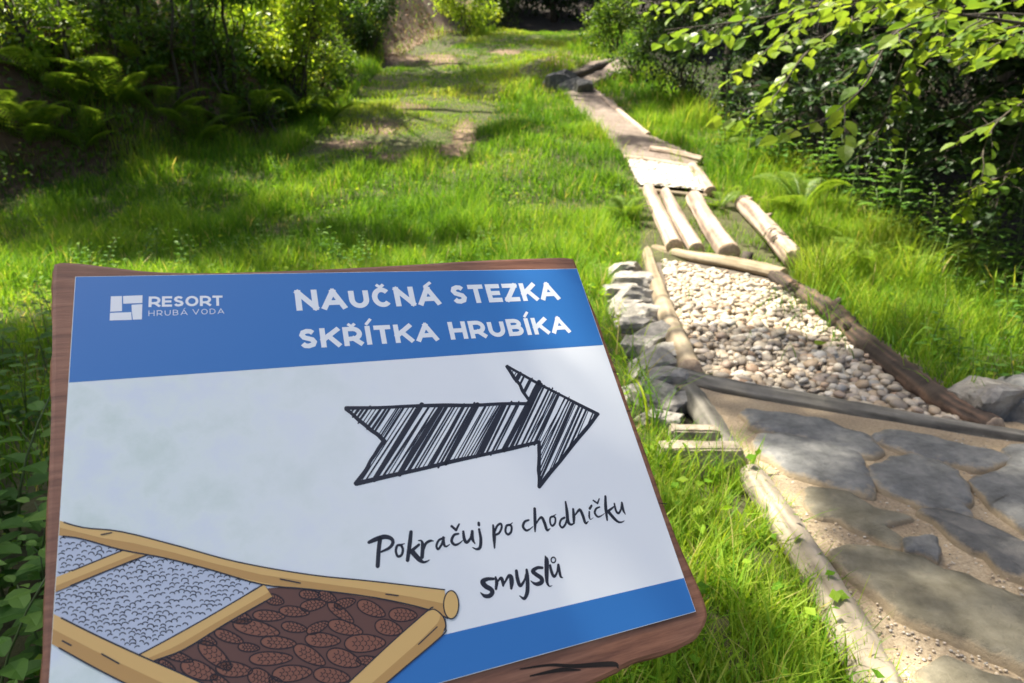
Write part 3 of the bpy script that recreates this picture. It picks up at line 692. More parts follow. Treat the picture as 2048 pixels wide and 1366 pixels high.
# ------------------------------------------------------------------ logs
def wood_mat(name, c0, c1, c2, sc=7):
    m, t, b = newmat(name); b.inputs['Roughness'].default_value = .85
    f = noise(t, sc, 7, .68); at_ = nd(t, 'ShaderNodeAttribute', attribute_name='tint')
    ad = nd(t, 'ShaderNodeMix', data_type='FLOAT'); ad.inputs[0].default_value = .45; t.links.new(f, ad.inputs[2]); t.links.new(at_.outputs['Fac'], ad.inputs[3])
    c = ramp(t, ad.outputs[0], [(.25, c0), (.5, c1), (.75, c2)])
    t.links.new(c, b.inputs['Base Color']); bump(t, b, ad.outputs[0], .9, .012); return m
M_LOGP = wood_mat('peeled_log', (.13, .092, .068), (.33, .25, .19), (.49, .40, .315))
M_LOGK = wood_mat('kerb_log', (.15, .125, .09), (.27, .23, .175), (.37, .32, .25), 14)
M_LOGG = wood_mat('grey_log', (.055, .050, .042), (.15, .14, .115), (.26, .24, .20))
M_LOGY = wood_mat('yellowed_log', (.10, .075, .045), (.235, .185, .12), (.36, .30, .21))
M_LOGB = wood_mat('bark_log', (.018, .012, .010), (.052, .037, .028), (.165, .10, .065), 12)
M_LOGD = wood_mat('dark_log', (.02, .017, .014), (.05, .04, .033), (.10, .08, .06))
def rings_mat():
    m, t, b = newmat('cut_wood'); b.inputs['Roughness'].default_value = .8
    t.links.new(ramp(t, noise(t, 40, 3), [(.3, (.26, .18, .12)), (.7, (.50, .38, .26))]), b.inputs['Base Color']); return m
M_CUT = rings_mat()
def log(name, label, pts, r, mat, z=None, rough=.03, sink=.35, sides=22, group=None, seg=9, knots=0):
    P = np.array([(flat(*p, z) if z is not None else hit(*p)) for p in pts])
    R = np.broadcast_to(np.asarray(r, float), (len(P),)).copy()
    P[:, 2] += R * (1 - sink)
    Q = catmull(np.hstack([P, R[:, None]]), seg); C, RR = Q[:, :3], Q[:, 3]
    org = C[0].copy(); mb = MB()
    n = len(C); RR = RR * (1 + .05 * (vnoise(np.arange(n) * .5, np.full(n, P[0, 0] * 9), 5) - .5) * 2)
    V, F = tube(C - org, RR, sides, rough, cap=False)
    jj = np.arange(n * sides) % sides; ii = np.arange(n * sides) // sides
    mb.add(V, F, np.clip(.5 + 1.1 * (vnoise(jj * .9, ii * .13 + P[0, 1] * 7, 81) - .5) + .5 * (vnoise(jj * 2.3, ii * .5, 82) - .5), 0, 1))
    for kk in range(knots):
        i = rng.integers(1, n - 1); d = nz(np.array([rng.normal(), rng.normal() * .4, abs(rng.normal())])); c = C[i] - org + d * RR[i] * .8
        mb.add(*tube(np.array([c, c + d * RR[i] * .5, c + d * RR[i] * .8]), [RR[i] * .38, RR[i] * .28, RR[i] * .12], 7, .15))
    root = mb.build(name, mat, smooth=True, loc=org)
    tag(root, label, 'log', group)
    T = nz(np.gradient(C, axis=0))
    for e, sg in ((0, -1), (n - 1, 1)):
        cm = MB(); ring = V.reshape(n, sides, 3)[e]; c = ring.mean(0); out = T[e] * sg
        r1 = c + (ring - c) * .93 + out * RR[e] * .10; cm.add(np.vstack([ring + out * 1e-4, r1, c + out * RR[e] * .11]),
            [np.array([(j, (j + 1) % sides, sides + (j + 1) % sides, sides + j) for j in range(sides)]), np.array([(sides + j, sides + (j + 1) % sides, 2 * sides) for j in range(sides)])])
        cm.build('cut_end', M_CUT, root, True)
    return root
log('log', 'long yellowed log along the left side of the pebble bed', [(1291, 500), (1306, 560), (1338, 660), (1378, 760)], [.052, .056, .06, .062], M_LOGY, 0.0, sink=.2)
log('log', 'thin grey log across the near end of the pebble bed', [(1348, 768), (1450, 795), (1600, 822), (1750, 848), (1900, 872), (2120, 905)], [.042, .044, .042, .038, .034, .03], M_LOGG, 0.0, sink=.0, seg=8, knots=2)
log('log', 'peeled pole across the far end of the pebble bed', [(1308, 510), (1390, 528), (1480, 545), (1565, 564)], [.05, .055, .058, .055], M_LOGY, 0.0, sink=-.3)
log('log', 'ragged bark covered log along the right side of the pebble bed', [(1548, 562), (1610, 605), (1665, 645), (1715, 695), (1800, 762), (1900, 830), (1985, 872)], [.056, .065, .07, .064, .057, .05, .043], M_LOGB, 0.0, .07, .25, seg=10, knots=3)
log('log', 'short weathered log stub in the shade below the crossing logs', [(1378, 800), (1418, 860), (1470, 945)], [.05, .05, .045], M_LOGG, 0.0, sink=.4)
log('log', 'pale half buried kerb log beside the sand', [(1500, 965), (1575, 1080), (1655, 1215), (1735, 1366), (1820, 1540)], [.042, .044, .046, .046, .044], M_LOGK, 0.0, .006, .35, seg=9)
log('log', 'leftmost of the three walking logs', [(1296, 390), (1318, 440), (1348, 508)], [.085, .088, .09], M_LOGP, sink=.15)
log('log', 'middle of the three walking logs, the thinnest', [(1330, 395), (1354, 445), (1392, 512)], [.075, .078, .08], M_LOGP, sink=.15)
log('log', 'rightmost and thickest of the three walking logs', [(1386, 410), (1412, 458), (1456, 525)], [.105, .108, .11], M_LOGP, sink=.15)
log('log', 'knotty log lying apart in the grass right of the walking logs', [(1484, 422), (1528, 470), (1588, 540)], [.105, .105, .10], M_LOGP, sink=.05, knots=2)
log('log', 'short log along the right side of the white gravel tray', [(1383, 345), (1400, 365), (1420, 395)], [.08, .08, .08], M_LOGP, sink=.1)
log('log', 'log across the far side of the white gravel tray', [(1248, 325), (1310, 333), (1385, 346)], [.06, .06, .06], M_LOGP, sink=0)
log('log', 'second log across the trail behind the white gravel tray', [(1300, 308), (1350, 317), (1402, 330)], [.07, .07, .07], M_LOGP, sink=.1)
log('log', 'thin pole across the near side of the white gravel tray', [(1278, 383), (1340, 390), (1412, 397)], [.03, .03, .03], M_LOGY, sink=.0)
log('log', 'long pale edging log on the right of the bark chip trail', [(1178, 180), (1230, 222), (1296, 276)], [.06, .06, .06], M_LOGP, sink=.3)
log('log', 'dark edging log rising to the trail bend', [(1098, 163), (1150, 158), (1200, 138), (1258, 118)], [.08, .09, .09, .08], M_LOGD, sink=.1)
log('log', 'dark edging log on the right of the upper chip path', [(1190, 176), (1230, 156), (1272, 138)], [.08, .08, .08], M_LOGD, sink=.1)
P = hit(1492, 530)
mb = MB(); mb.add(*tube(np.array([P + [0, 0, -.05], P + [0, 0, .05], P + [.01, 0, .13]]), [.05, .05, .048], 12, .04)); tag(mb.build('post_stump', M_LOGD, smooth=True), 'short dark stump between the walking logs and the grass', 'stump')

# ------------------------------------------------------------------ stones
def stone_mat(name, c0, c1, c2, sc=6, dusty=False):
    m, t, b = newmat(name); b.inputs['Roughness'].default_value = .75
    f = noise(t, sc, 7, .62); c = ramp(t, f, [(.32, c0), (.5, c1), (.68, c2)])
    if dusty:
        at_ = nd(t, 'ShaderNodeAttribute', attribute_name='tint'); ad = nd(t, 'ShaderNodeMath', operation='ADD'); t.links.new(at_.outputs['Fac'], ad.inputs[0]); t.links.new(noise(t, 26, 6, .7), ad.inputs[1])
        mr = nd(t, 'ShaderNodeMapRange'); mr.inputs[1].default_value = .95; mr.inputs[2].default_value = 1.3; t.links.new(ad.outputs[0], mr.inputs[0])
        mx = nd(t, 'ShaderNodeMix', data_type='RGBA'); t.links.new(mr.outputs[0], mx.inputs[0]); t.links.new(c, mx.inputs[6]); mx.inputs[7].default_value = (.38, .305, .20, 1); c = mx.outputs[2]
    t.links.new(c, b.inputs['Base Color'])
    bump(t, b, noise(t, sc * 4, 7, .75), .9, .012); return m
M_ROCK = stone_mat('pale_rock', (.15, .14, .12), (.29, .27, .24), (.42, .395, .35), 14)
M_SLATE = stone_mat('grey_slab', (.095, .097, .095), (.165, .168, .165), (.25, .248, .235), 16, True)
M_SLATEG = stone_mat('greenish_slab', (.11, .098, .066), (.18, .163, .115), (.25, .23, .17), 14, True)
M_SLATEB = stone_mat('blue_grey_slab', (.070, .070, .070), (.12, .12, .118), (.20, .19, .175), 14, True)
M_BRICK = stone_mat('pale_block', (.20, .165, .12), (.32, .27, .205), (.42, .365, .29), 20)
def slab(label, zpts, mat, h=.035):
    pts = [(1200 + a * .4877, 700 + b_ * .4877) for a, b_ in zpts]
    P = np.array([flat(*p, .035)[:2] for p in pts]); c = P.mean(0); P = c + (P - c) * 1.10; P = catmull(P, 6, True); n = len(P); P = P + (np.column_stack([vnoise(P[:, 0] * 22, P[:, 1] * 22, 91), vnoise(P[:, 0] * 22, P[:, 1] * 22, 92)]) - .5) * .035
    mb = MB(); rings = []
    for s, z in ((1.0, -.03), (1.0, .004), (.985, .016), (.95, .024), (.8, .029), (.45, .031)):
        Q = c + (P - c) * s; zz = z + (.011 * (vnoise(Q[:, 0] * 14, Q[:, 1] * 14, 50) - .5) * (z > .02)) ; zz = np.where(zz > 0, zz * h / .035, zz); rings.append(np.column_stack([Q - c, zz]))
    V = np.vstack(rings + [[[0, 0, h * .88]]]); F = []
    for r in range(5):
        F += [(r * n + j, r * n + (j + 1) % n, (r + 1) * n + (j + 1) % n, (r + 1) * n + j) for j in range(n)]
    T = [(5 * n + j, 5 * n + (j + 1) % n, 6 * n) for j in range(n)]
    mb.add(V, [np.array(F), np.array(T)], np.concatenate([np.repeat([.95, .9, .72, .50, .36, .28], n), [.25]])); o = mb.build('paving_stone', mat, smooth=True, loc=(c[0], c[1], .03)); return tag(o, label, 'paving stone')
slab('long dark slab just below the near cross log', [(590, 262), (800, 285), (1040, 345), (1135, 430), (1020, 435), (830, 375), (650, 330)], M_SLATE)
slab('smooth grey slab below the long dark slab', [(630, 375), (720, 360), (1000, 410), (1085, 500), (1110, 592), (960, 565), (720, 475)], M_SLATE)
slab('elongated grey slab under the right part of the near cross log', [(1120, 362), (1300, 360), (1620, 440), (1650, 482), (1500, 492), (1240, 432)], M_SLATE)
slab('rounded grey slab in the middle of the sand', [(1140, 475), (1330, 462), (1480, 560), (1508, 640), (1470, 690), (1250, 622), (1130, 540)], M_SLATE)
slab('large grey slab at the right frame edge', [(1520, 560), (1640, 512), (1780, 500), (1860, 640), (1800, 780), (1680, 692), (1590, 622)], M_SLATE)
slab('brownish notched slab sunk in the pale sand', [(860, 592), (1000, 580), (1130, 655), (1255, 690), (1190, 735), (1255, 795), (1180, 802), (1000, 722), (880, 662)], M_SLATEG, .022)
slab('smallest dark stone between the slabs', [(1225, 832), (1270, 800), (1335, 780), (1392, 830), (1380, 882), (1290, 860)], M_SLATE)
slab('blue grey slab with a pale streak', [(1330, 692), (1450, 690), (1740, 820), (1800, 970), (1700, 940), (1560, 862)], M_SLATEB)
slab('largest greenish slab at the lower right', [(1000, 865), (1150, 850), (1400, 922), (1740, 1060), (1900, 1250), (1780, 1322), (1500, 1205), (1200, 1075), (1040, 930)], M_SLATEG, .04)
slab('low brown slab at the bottom frame edge', [(1400, 1285), (1500, 1300), (1740, 1380), (1820, 1480), (1500, 1460), (1310, 1350)], M_SLATEG, .02)
slab('slab beside the right end of the near cross log', [(1665, 425), (1760, 405), (1860, 450), (1800, 510), (1690, 500)], M_SLATE)

def rock(label, px, py, sx, sy, sz, mat, z=0.0, rz=0.0, name='rock', seed=0, k=1.55):
    import bmesh
    bm = bmesh.new(); bmesh.ops.create_icosphere(bm, subdivisions=4, radius=1); r = np.random.default_rng(seed + 100)
    cuts = [(nz(np.array(a_) + r.normal(size=3) * .28), r.uniform(.5, .72)) for a_ in ((1, 0, 0), (-1, 0, 0), (0, 1, 0), (0, -1, 0), (0, 0, 1), (.6, .5, .7), (-.6, .4, .6))]
    for v in bm.verts:
        p = np.array(v.co)
        for d, c in cuts:
            e = p @ d - c
            if e > 0: p = p - d * e * .97
        p *= 1 + .10 * (vnoise(p[0] * 7 + seed, p[1] * 7 + p[2] * 6, 3) - .5) + .04 * (vnoise(p[0] * 19 + seed, p[1] * 19 + p[2] * 17, 4) - .5)
        v.co = p * np.array([sx, sy, sz]) * k
    me = bpy.data.meshes.new(name); bm.to_mesh(me); bm.free(); me.materials.append(mat)
    me.polygons.foreach_set('use_smooth', np.zeros(len(me.polygons), bool))
    o = bpy.data.objects.new(name, me); COL.objects.link(o); P = flat(px, py, z) if z is not None else hit(px, py)
    o.location = P + [0, 0, sz * .35]; o.rotation_euler = (0, 0, rz); return tag(o, label, 'rock')
for q_, (px, py, sx, sy, sz, rz, lab) in enumerate([
    (1238, 548, .11, .09, .055, .3, 'pale flat rock at the far top of the rock row'), (1262, 575, .10, .09, .07, -.4, 'pale broken rock leaning on the left bed log'), (1225, 590, .10, .08, .05, .9, 'pale rock nearest the sign at the top of the rock row'),
    (1258, 600, .09, .07, .06, .2, 'pale rock wedged under the broken one'), (1240, 622, .075, .06, .045, .6, 'small tan rock with a dark gap above it'), (1285, 638, .09, .07, .06, .1, 'dark undercut rock against the left bed log'),
    (1262, 655, .07, .06, .04, -.2, 'low grey rock in the middle of the rock row'), (1300, 688, .085, .075, .055, .5, 'shaded grey rock beside the lower part of the bed log'), (1272, 700, .075, .07, .05, 1.0, 'mossy grey rock on the sign side of the row'),
    (1318, 728, .075, .07, .05, -.3, 'flat grey rock just above the log crossing'), (1288, 745, .08, .065, .05, .7, 'wide grey rock left of the log crossing'), (1318, 770, .07, .06, .045, .2, 'angular grey rock touching the log crossing'),
    (1300, 800, .07, .055, .045, -.5, 'wedge shaped grey rock below the log crossing'), (1335, 812, .05, .045, .035, .4, 'small dark rock beside the log stub'), (1310, 845, .055, .04, .03, .1, 'lowest small rock above the stone blocks')]):
    rock(lab, px + 8, py, sx, sy, sz, M_ROCK, 0, rz, seed=q_ + 1, k=2.25)
rock('grey boulder behind the end of the bark covered log', 1985, 830, .17, .12, .12, M_ROCK, 0, .2, seed=9)
rock('dark boulder at the right frame edge beside the grey boulder', 2070, 845, .14, .12, .12, M_SLATE, 0, .2, seed=10)
for i, (px, py, sx, lab) in enumerate([(1112, 172, .28, 'grey block at the left of the stepped slabs'), (1140, 178, .26, 'grey block in the middle of the stepped slabs'), (1165, 186, .26, 'grey block at the right of the stepped slabs'), (1135, 162, .26, 'grey block at the back of the stepped slabs')]):
    rock(lab, px, py, sx, .25, .16, M_SLATEB, None, .1 * i, seed=20 + i)
def block(label, px, py, lx, ly, lz, rz):
    P = flat(px, py, 0); mb = MB(); n = 5
    import bmesh
    bm = bmesh.new(); bmesh.ops.create_cube(bm, size=1)
    for v in bm.verts: v.co = Vector((v.co.x * lx, v.co.y * ly, v.co.z * lz))
    bmesh.ops.bevel(bm, geom=bm.edges[:], offset=.006, segments=2, affect='EDGES'); bmesh.ops.subdivide_edges(bm, edges=[e for e in bm.edges if e.calc_length() > .03], cuts=4, use_grid_fill=True)
    for v in bm.verts: v.co += Vector(rng.normal(size=3) * .0015)
    me = bpy.data.meshes.new('stone_block'); bm.to_mesh(me); bm.free(); me.materials.append(M_BRICK)
    o = bpy.data.objects.new('stone_block', me); COL.objects.link(o); o.location = P + [0, 0, lz * .3]; o.rotation_euler = (0, 0, rz); tag(o, label, 'block')
block('pale stone block step nearest the kerb log', 1395, 945, .27, .07, .13, -.02)
block('shorter pale stone block behind the nearer one', 1385, 903, .17, .06, .12, -.03)

# ------------------------------------------------------------------ pebbles
def pebble_mat(name, src):
    m, t, b = newmat(name); b.inputs['Roughness'].default_value = .6
    if src == 'obj': f = nd(t, 'ShaderNodeObjectInfo').outputs['Random']
    else: f = nd(t, 'ShaderNodeAttribute', attribute_name='tint').outputs['Fac']
    c = ramp(t, f, [(0, (.20, .17, .14)), (.2, (.40, .345, .265)), (.4, (.48, .42, .33)), (.55, (.38, .29, .195)), (.68, (.56, .52, .44)), (.8, (.29, .285, .27)), (.9, (.38, .245, .145)), (1, (.62, .59, .52))])
    mul = nd(t, 'ShaderNodeMix', data_type='RGBA', blend_type='MULTIPLY'); mul.inputs[0].default_value = 1
    t.links.new(c, mul.inputs[6]); t.links.new(ramp(t, noise(t, 25, 4), [(.3, (.8, .78, .75)), (.7, (1.08, 1.06, 1.04))]), mul.inputs[7])
    t.links.new(mul.outputs[2], b.inputs['Base Color']); return m
M_PEBO, M_PEBA = pebble_mat('pebble_stone', 'obj'), pebble_mat('pebble_stone_mixed', 'attr')
import bmesh
def ico(sub):
    bm = bmesh.new(); bmesh.ops.create_icosphere(bm, subdivisions=sub, radius=1); V = np.array([v.co[:] for v in bm.verts]); F = np.array([[v.index for v in f.verts] for f in bm.faces]); bm.free(); return V, F
IV, IF = ico(2)
def pebV(seed):
    r = np.random.default_rng(seed); V = IV.copy()
    for k in range(3):
        d = nz(r.normal(size=3)); V = V + np.outer(.12 * np.sin(V @ d * 2 + k), d)
    return V * [1, r.uniform(.68, .9), r.uniform(.45, .65)]
PV = [pebV(k) for k in range(8)]
BEDW = np.array([flat(*p, 0.02)[:2] for p in [(1322, 520), (1400, 540), (1545, 568), (1620, 625), (1690, 680), (1780, 762), (1880, 832), (1945, 868), (1750, 838), (1600, 810), (1450, 782), (1398, 768), (1360, 660), (1335, 570)]])
sp_ = .048; pts = []
for yy in np.arange(BEDW[:, 1].min(), BEDW[:, 1].max(), sp_ * .86):
    for xx in np.arange(BEDW[:, 0].min() + (sp_ / 2 if int(yy / sp_) % 2 else 0), BEDW[:, 0].max(), sp_):
        pts.append((xx + rng.normal() * .010, yy + rng.normal() * .010))
pts = np.array(pts); pts = pts[inpoly(pts[:, 0], pts[:, 1], [tuple(p) for p in BEDW])]
extra = pts[rng.random(len(pts)) < .35] + rng.normal(size=(0 + int(0), 2)).sum() if False else pts[rng.random(len(pts)) < .38]
allp = [(x, y, .024) for x, y in pts] + [(x + rng.normal() * .02, y + rng.normal() * .02, .046) for x, y in extra]
allp.sort(key=lambda p: p[1] * p[1] + p[0] * p[0])
PM = []
for k in range(8):
    mb = MB(); mb.add(PV[k], IF); PM.append(mb.mesh('pebble', M_PEBO, True))
st = MB()
for i, (x, y, z) in enumerate(allp):
    s = float(np.clip(rng.lognormal(-3.74, .30), .012, .040)); rz = rng.uniform(0, 6.28); k = rng.integers(0, 8); tx, ty = rng.normal(size=2) * .25
    if i < 300:
        o = bpy.data.objects.new('pebble', PM[k]); COL.objects.link(o); o.location = (x, y, z); o.scale = (s, s, s); o.rotation_euler = (tx, ty, rz)
        tag(o, 'smooth river pebble in the near part of the log framed bed', 'pebble', 'pebbles in the near part of the bed')
    else:
        Mx = np.array(Matrix.Rotation(rz, 3, 'Z') @ Matrix.Rotation(tx, 3, 'X') @ Matrix.Rotation(ty, 3, 'Y')); st.add((PV[k] * s) @ Mx.T + [x, y, z], IF, rng.random())
tag(st.build('pebbles', M_PEBA, smooth=True), 'pale river pebbles filling the far part of the log framed bed', 'pebbles', kind='stuff')
# a fallen leaf and stray grass on the pebbles
lf = MB(); P = flat(1632, 690, .075); leaves(lf, np.zeros((1, 3)), np.array([[.8, .5, .1]]), np.array([[0, 0, 1.0]]), .085, 'oval', .75, [.9]); tag(lf.build('fallen_leaf', M_HANG, loc=P), 'yellow green fallen leaf lying on the pebbles', 'leaf')
# coarse white gravel in the tray
st = MB(); Tw = np.array([hit(*p)[:2] for p in [(1256, 330), (1375, 346), (1404, 390), (1282, 378)]])
for k in range(900):
    a, c = rng.random(2); p = (Tw[0] * (1 - a) + Tw[1] * a) * (1 - c) + (Tw[3] * (1 - a) + Tw[2] * a) * c; s = rng.uniform(.026, .046)
    st.add(PV[k % 8] * s + [p[0], p[1], float(H(*p)) + .075], IF)
tag(st.build('white_gravel', M_WHITE, smooth=True), 'bright white gravel filling the tray on the trail', 'gravel', kind='stuff')
# sand grit, twigs and dry needles on the sand
st = MB(); 
for k in range(1500):
    px, py = rng.uniform(1500, 2048), rng.uniform(860, 1366)
    if not inpoly(np.array([px]), np.array([py]), TRAIL)[0]: continue
    P = flat(px, py, .032); s = rng.uniform(.0015, .0045); st.add(PV[k % 8] * s + P, IF, rng.random())
tag(st.build('sand_grit', M_PEBA, smooth=True), 'small grit strewn over the sand', 'grit', kind='stuff')

# ------------------------------------------------------------------ the sign
Q4 = [ray(152, 557), ray(1152, 540), ray(1386, 1225), ray(80, 1590)]
dd = np.linalg.solve(np.array([-Q4[1], Q4[2], -Q4[3]]).T, -Q4[0])
SGN = .5 / np.linalg.norm(dd[0] * Q4[1] - Q4[0])
S0 = Q4[0] * SGN; EX = nz(dd[0] * Q4[1] * SGN - S0); EYd = dd[2] * Q4[3] * SGN - S0; EYd = EYd - EX * (EYd @ EX)
PWID, PHEI = .5, float(np.linalg.norm(EYd)); EY = -EYd / PHEI; EZ = np.cross(EX, EY); S0 = S0 + CAM
def uv(p):
    r = ray(*p); tt = ((S0 - CAM) @ EZ) / (r @ EZ); q = CAM + r * tt - S0; return np.array([q @ EX, q @ EY])
sroot = thing('information_sign', 'blue and white trail sign on a brown wooden slab and post', 'sign')
sroot.matrix_world = Matrix(((EX[0], EY[0], EZ[0], S0[0]), (EX[1], EY[1], EZ[1], S0[1]), (EX[2], EY[2], EZ[2], S0[2]), (0, 0, 0, 1)))
# board: live-edge slab
OUT = [(112, 524), (150, 523), (220, 531), (300, 540), (400, 543), (500, 541), (620, 537), (800, 528), (950, 519), (1080, 514), (1138, 514), (1152, 524), (1166, 565), (1198, 640), (1215, 690), (1236, 745), (1262, 820), (1292, 900), (1322, 985), (1345, 1050), (1380, 1130), (1405, 1185), (1417, 1225), (1412, 1252), (1390, 1282), (1340, 1308), (1270, 1328), (1225, 1352), (1150, 1385), (1000, 1440), (800, 1505), (500, 1580), (250, 1635), (60, 1660), (52, 1640), (78, 1366), (86, 1150), (94, 960), (99, 760), (101, 620), (103, 540)]
OU = np.array([uv(p) for p in OUT]); OU = catmull(OU, 4, True)
TH = .032
def prism(mb, poly, z0, z1, bev=.004, rough=.0):
    c = poly.mean(0); n = len(poly); nrm = nz(np.roll(poly, -1, 0) - np.roll(poly, 1, 0)); nin = np.column_stack([-nrm[:, 1], nrm[:, 0]])
    area = .5 * np.sum(poly[:, 0] * np.roll(poly[:, 1], -1) - np.roll(poly[:, 0], -1) * poly[:, 1]); nin *= np.sign(area)
    rings = []
    prof = [(bev, z1), (bev * .3, z1 - bev * .3), (0, z1 - bev), (0, z1 - (z1 - z0) * .5), (0, z0 + bev), (bev, z0)]
    for i_, (o_, z) in enumerate(prof):
        rr = rough * rng.normal(size=(n, 1)) if 2 <= i_ <= 4 else 0
        rings.append(np.column_stack([poly + nin * (o_ + rr), np.full(n, z)]))
    V = np.vstack(rings); F = [(r * n + j, r * n + (j + 1) % n, (r + 1) * n + (j + 1) % n, (r + 1) * n + j) for r in range(len(prof) - 1) for j in range(n)]
    tri = np.array(tessellate_polygon([[Vector((*p, 0)) for p in rings[0][:, :2]]]))
    mb.add(V, [np.array(F), tri, tri + (len(prof) - 1) * n])
m, t, b = newmat('slab_wood'); b.inputs['Roughness'].default_value = .5
f = noise(t, 9, 8, .65, stretch=(1.2, 14, 1.2)); f2 = noise(t, 5, 4, .6)
c = ramp(t, f, [(.28, (.10, .042, .024)), (.5, (.23, .105, .060)), (.75, (.36, .185, .110))])
mul = nd(t, 'ShaderNodeMix', data_type='RGBA', blend_type='MULTIPLY'); mul.inputs[0].default_value = .7
t.links.new(c, mul.inputs[6]); t.links.new(ramp(t, f2, [(.3, (.55, .5, .48)), (.7, (1.3, 1.25, 1.2))]), mul.inputs[7]); t.links.new(mul.outputs[2], b.inputs['Base Color'])
bump(t, b, f, .5, .002); M_SLABW = m
mb = MB(); prism(mb, OU, -TH, 0, .004, .0006); board = mb.build('board', M_SLABW, sroot)
# cracks on the lower live edge
M_CRACK = flat_mat('wood_crack', (.012, .008, .006), .9)
def ribbon(P, W, capn=5):
    """flat stroke with round caps; returns V(2d), faces (tris)"""
    P = np.asarray(P, float); W = np.asarray(W, float) * .5
    keep = np.concatenate([[True], np.linalg.norm(np.diff(P, axis=0), axis=1) > 1e-7]); P, W = P[keep], W[keep]
    T = nz(np.gradient(P, axis=0)); Nn = np.column_stack([-T[:, 1], T[:, 0]])
    L = P + Nn * W[:, None]; R = P - Nn * W[:, None]; n = len(P)
    V = np.vstack([L, R]); F = [(i, n + i, n + i + 1, i + 1) for i in range(n - 1)]; F = [np.array(F)]
    tri = []
    for e, sg in ((0, -1), (n - 1, 1)):
        a0 = math.atan2(Nn[e, 1], Nn[e, 0]); th = a0 - sg * np.linspace(0, np.pi, capn + 2)[1:-1]; k = len(V)
        V = np.vstack([V, P[e] + W[e] * np.column_stack([np.cos(th), np.sin(th)])]); ring = [e] + list(range(k, k + capn)) + [n + e]
        tri += [(ring[0], ring[i], ring[i + 1]) for i in range(1, len(ring) - 1)]
    F.append(np.array(tri)); return V, F
class Ink:
    """flat artwork on the sign plane at height z (metres above the slab)"""
    def __init__(self, z): self.mb = MB(); self.z = z
    def poly(self, P, px=True, dz=0.0):
        P = np.array([uv(p) for p in P]) if px else np.asarray(P, float)
        P = clip(P)
        if len(P) < 3: return
        tri = np.array(tessellate_polygon([[Vector((*p, 0)) for p in P]]))
        self.mb.add(np.column_stack([P, np.full(len(P), self.z + dz)]), tri)
    def stroke(self, P, W, px=True, smooth=5, closed=False, dz=0.0):
        P = np.array([uv(p) for p in P]) if px else np.asarray(P, float); W = np.broadcast_to(np.asarray(W, float), (len(P),))
        if smooth: 
            Q = catmull(np.column_stack([P, W]), smooth, closed)
            if closed: Q = np.vstack([Q, Q[:1]])
        else: Q = np.column_stack([P, W])
        k = (Q[:, 0] > .001) & (Q[:, 0] < PWID - .001) & (Q[:, 1] < -.001) & (Q[:, 1] > -PHEI + .001); Q = Q[k]
        if len(Q) < 2: return
        V, F = ribbon(Q[:, :2], Q[:, 2]); self.mb.add(np.column_stack([V, np.full(len(V), self.z + dz + 4e-7 * (self.mb.n % 40))]), F)
    def build(self, name, mat, parent): return self.mb.build(name, mat, parent)
def clip(P):
    for ax, v, sg in ((0, .0005, 1), (0, PWID - .0005, -1), (1, -.0005, -1), (1, -PHEI + .0005, 1)):
        out = []; n = len(P)
        for i in range(n):
            a, c = P[i], P[(i + 1) % n]; ia, ic = (a[ax] - v) * sg >= 0, (c[ax] - v) * sg >= 0
            if ia: out.append(a)
            if ia != ic: tt = (v - a[ax]) / (c[ax] - a[ax]); out.append(a + (c - a) * tt)
        P = np.array(out)
        if len(P) < 3: return P
    return P
for pts, ww in [([(1040, 1338), (1100, 1330), (1150, 1332), (1225, 1328), (1236, 1336)], [.0008, .002, .003, .004, .001]), ([(1060, 1352), (1120, 1340), (1160, 1340)], [.001, .003, .001])]:
    Q = catmull(np.column_stack([np.array([uv(p) for p in pts]), ww]), 6); V, F = ribbon(Q[:, :2], Q[:, 2]); cr = MB(); cr.add(np.column_stack([V, np.full(len(V), .0004)]), F); cr.build('crack', M_CRACK, board)
for pts in [[(1236, 745), (1212, 742)], [(1262, 822), (1243, 823)], [(1332, 1008), (1310, 1005)]]:
    P2 = np.array([uv(p) for p in pts]); V, F = ribbon(P2, [.0012, .0004]); cr = MB(); cr.add(np.column_stack([V, np.full(len(V), .0004)]), F); cr.build('crack', M_CRACK, board)
# post standing behind the slab down to the ground
def post_at(u, v):
    c = S0 + EX * u + EY * v - EZ * (TH + .03); 
    zb = float(H(c[0], c[1])) - .15; P = np.array([[c[0], c[1], zb], [c[0], c[1], zb + (c[2] - zb) * .5], [c[0], c[1], c[2] + .02]]); M_ = np.array([EX, EY, EZ])
    mb = MB(); mb.add(*tube(P, [.045, .043, .042], 14, .02)); mb.V = [(vv - S0) @ M_.T for vv in mb.V]; mb.build('post', M_SLABW, sroot, True)
post_at(PWID * .22, -PHEI * .55); post_at(PWID * .80, -PHEI * .55)
# panel
m, t, b = newmat('panel_white'); b.inputs['Roughness'].default_value = .38
tc = nd(t, 'ShaderNodeTexCoord'); sx = nd(t, 'ShaderNodeSeparateXYZ'); t.links.new(tc.outputs['Object'], sx.inputs[0])
mr = nd(t, 'ShaderNodeMapRange'); mr.inputs[1].default_value = .06; mr.inputs[2].default_value = .30; mr.inputs[3].default_value = 1; mr.inputs[4].default_value = 0
t.links.new(sx.outputs[0], mr.inputs[0])
c = ramp(t, noise(t, 22, 6, .62), [(.32, (.62, .72, .66)), (.5, (.72, .80, .77)), (.66, (.68, .75, .80))])
mx = nd(t, 'ShaderNodeMix', data_type='RGBA'); t.links.new(mr.outputs[0], mx.inputs[0]); mx.inputs[6].default_value = (.80, .83, .83, 1); t.links.new(c, mx.inputs[7]); t.links.new(mx.outputs[2], b.inputs['Base Color']); M_PANEL = m
mb = MB(); prism(mb, np.array([(0, 0), (0, -PHEI), (PWID, -PHEI), (PWID, 0)], float), .0003, .003, .0003); panel = mb.build('panel', M_PANEL, sroot)
ZP = .003
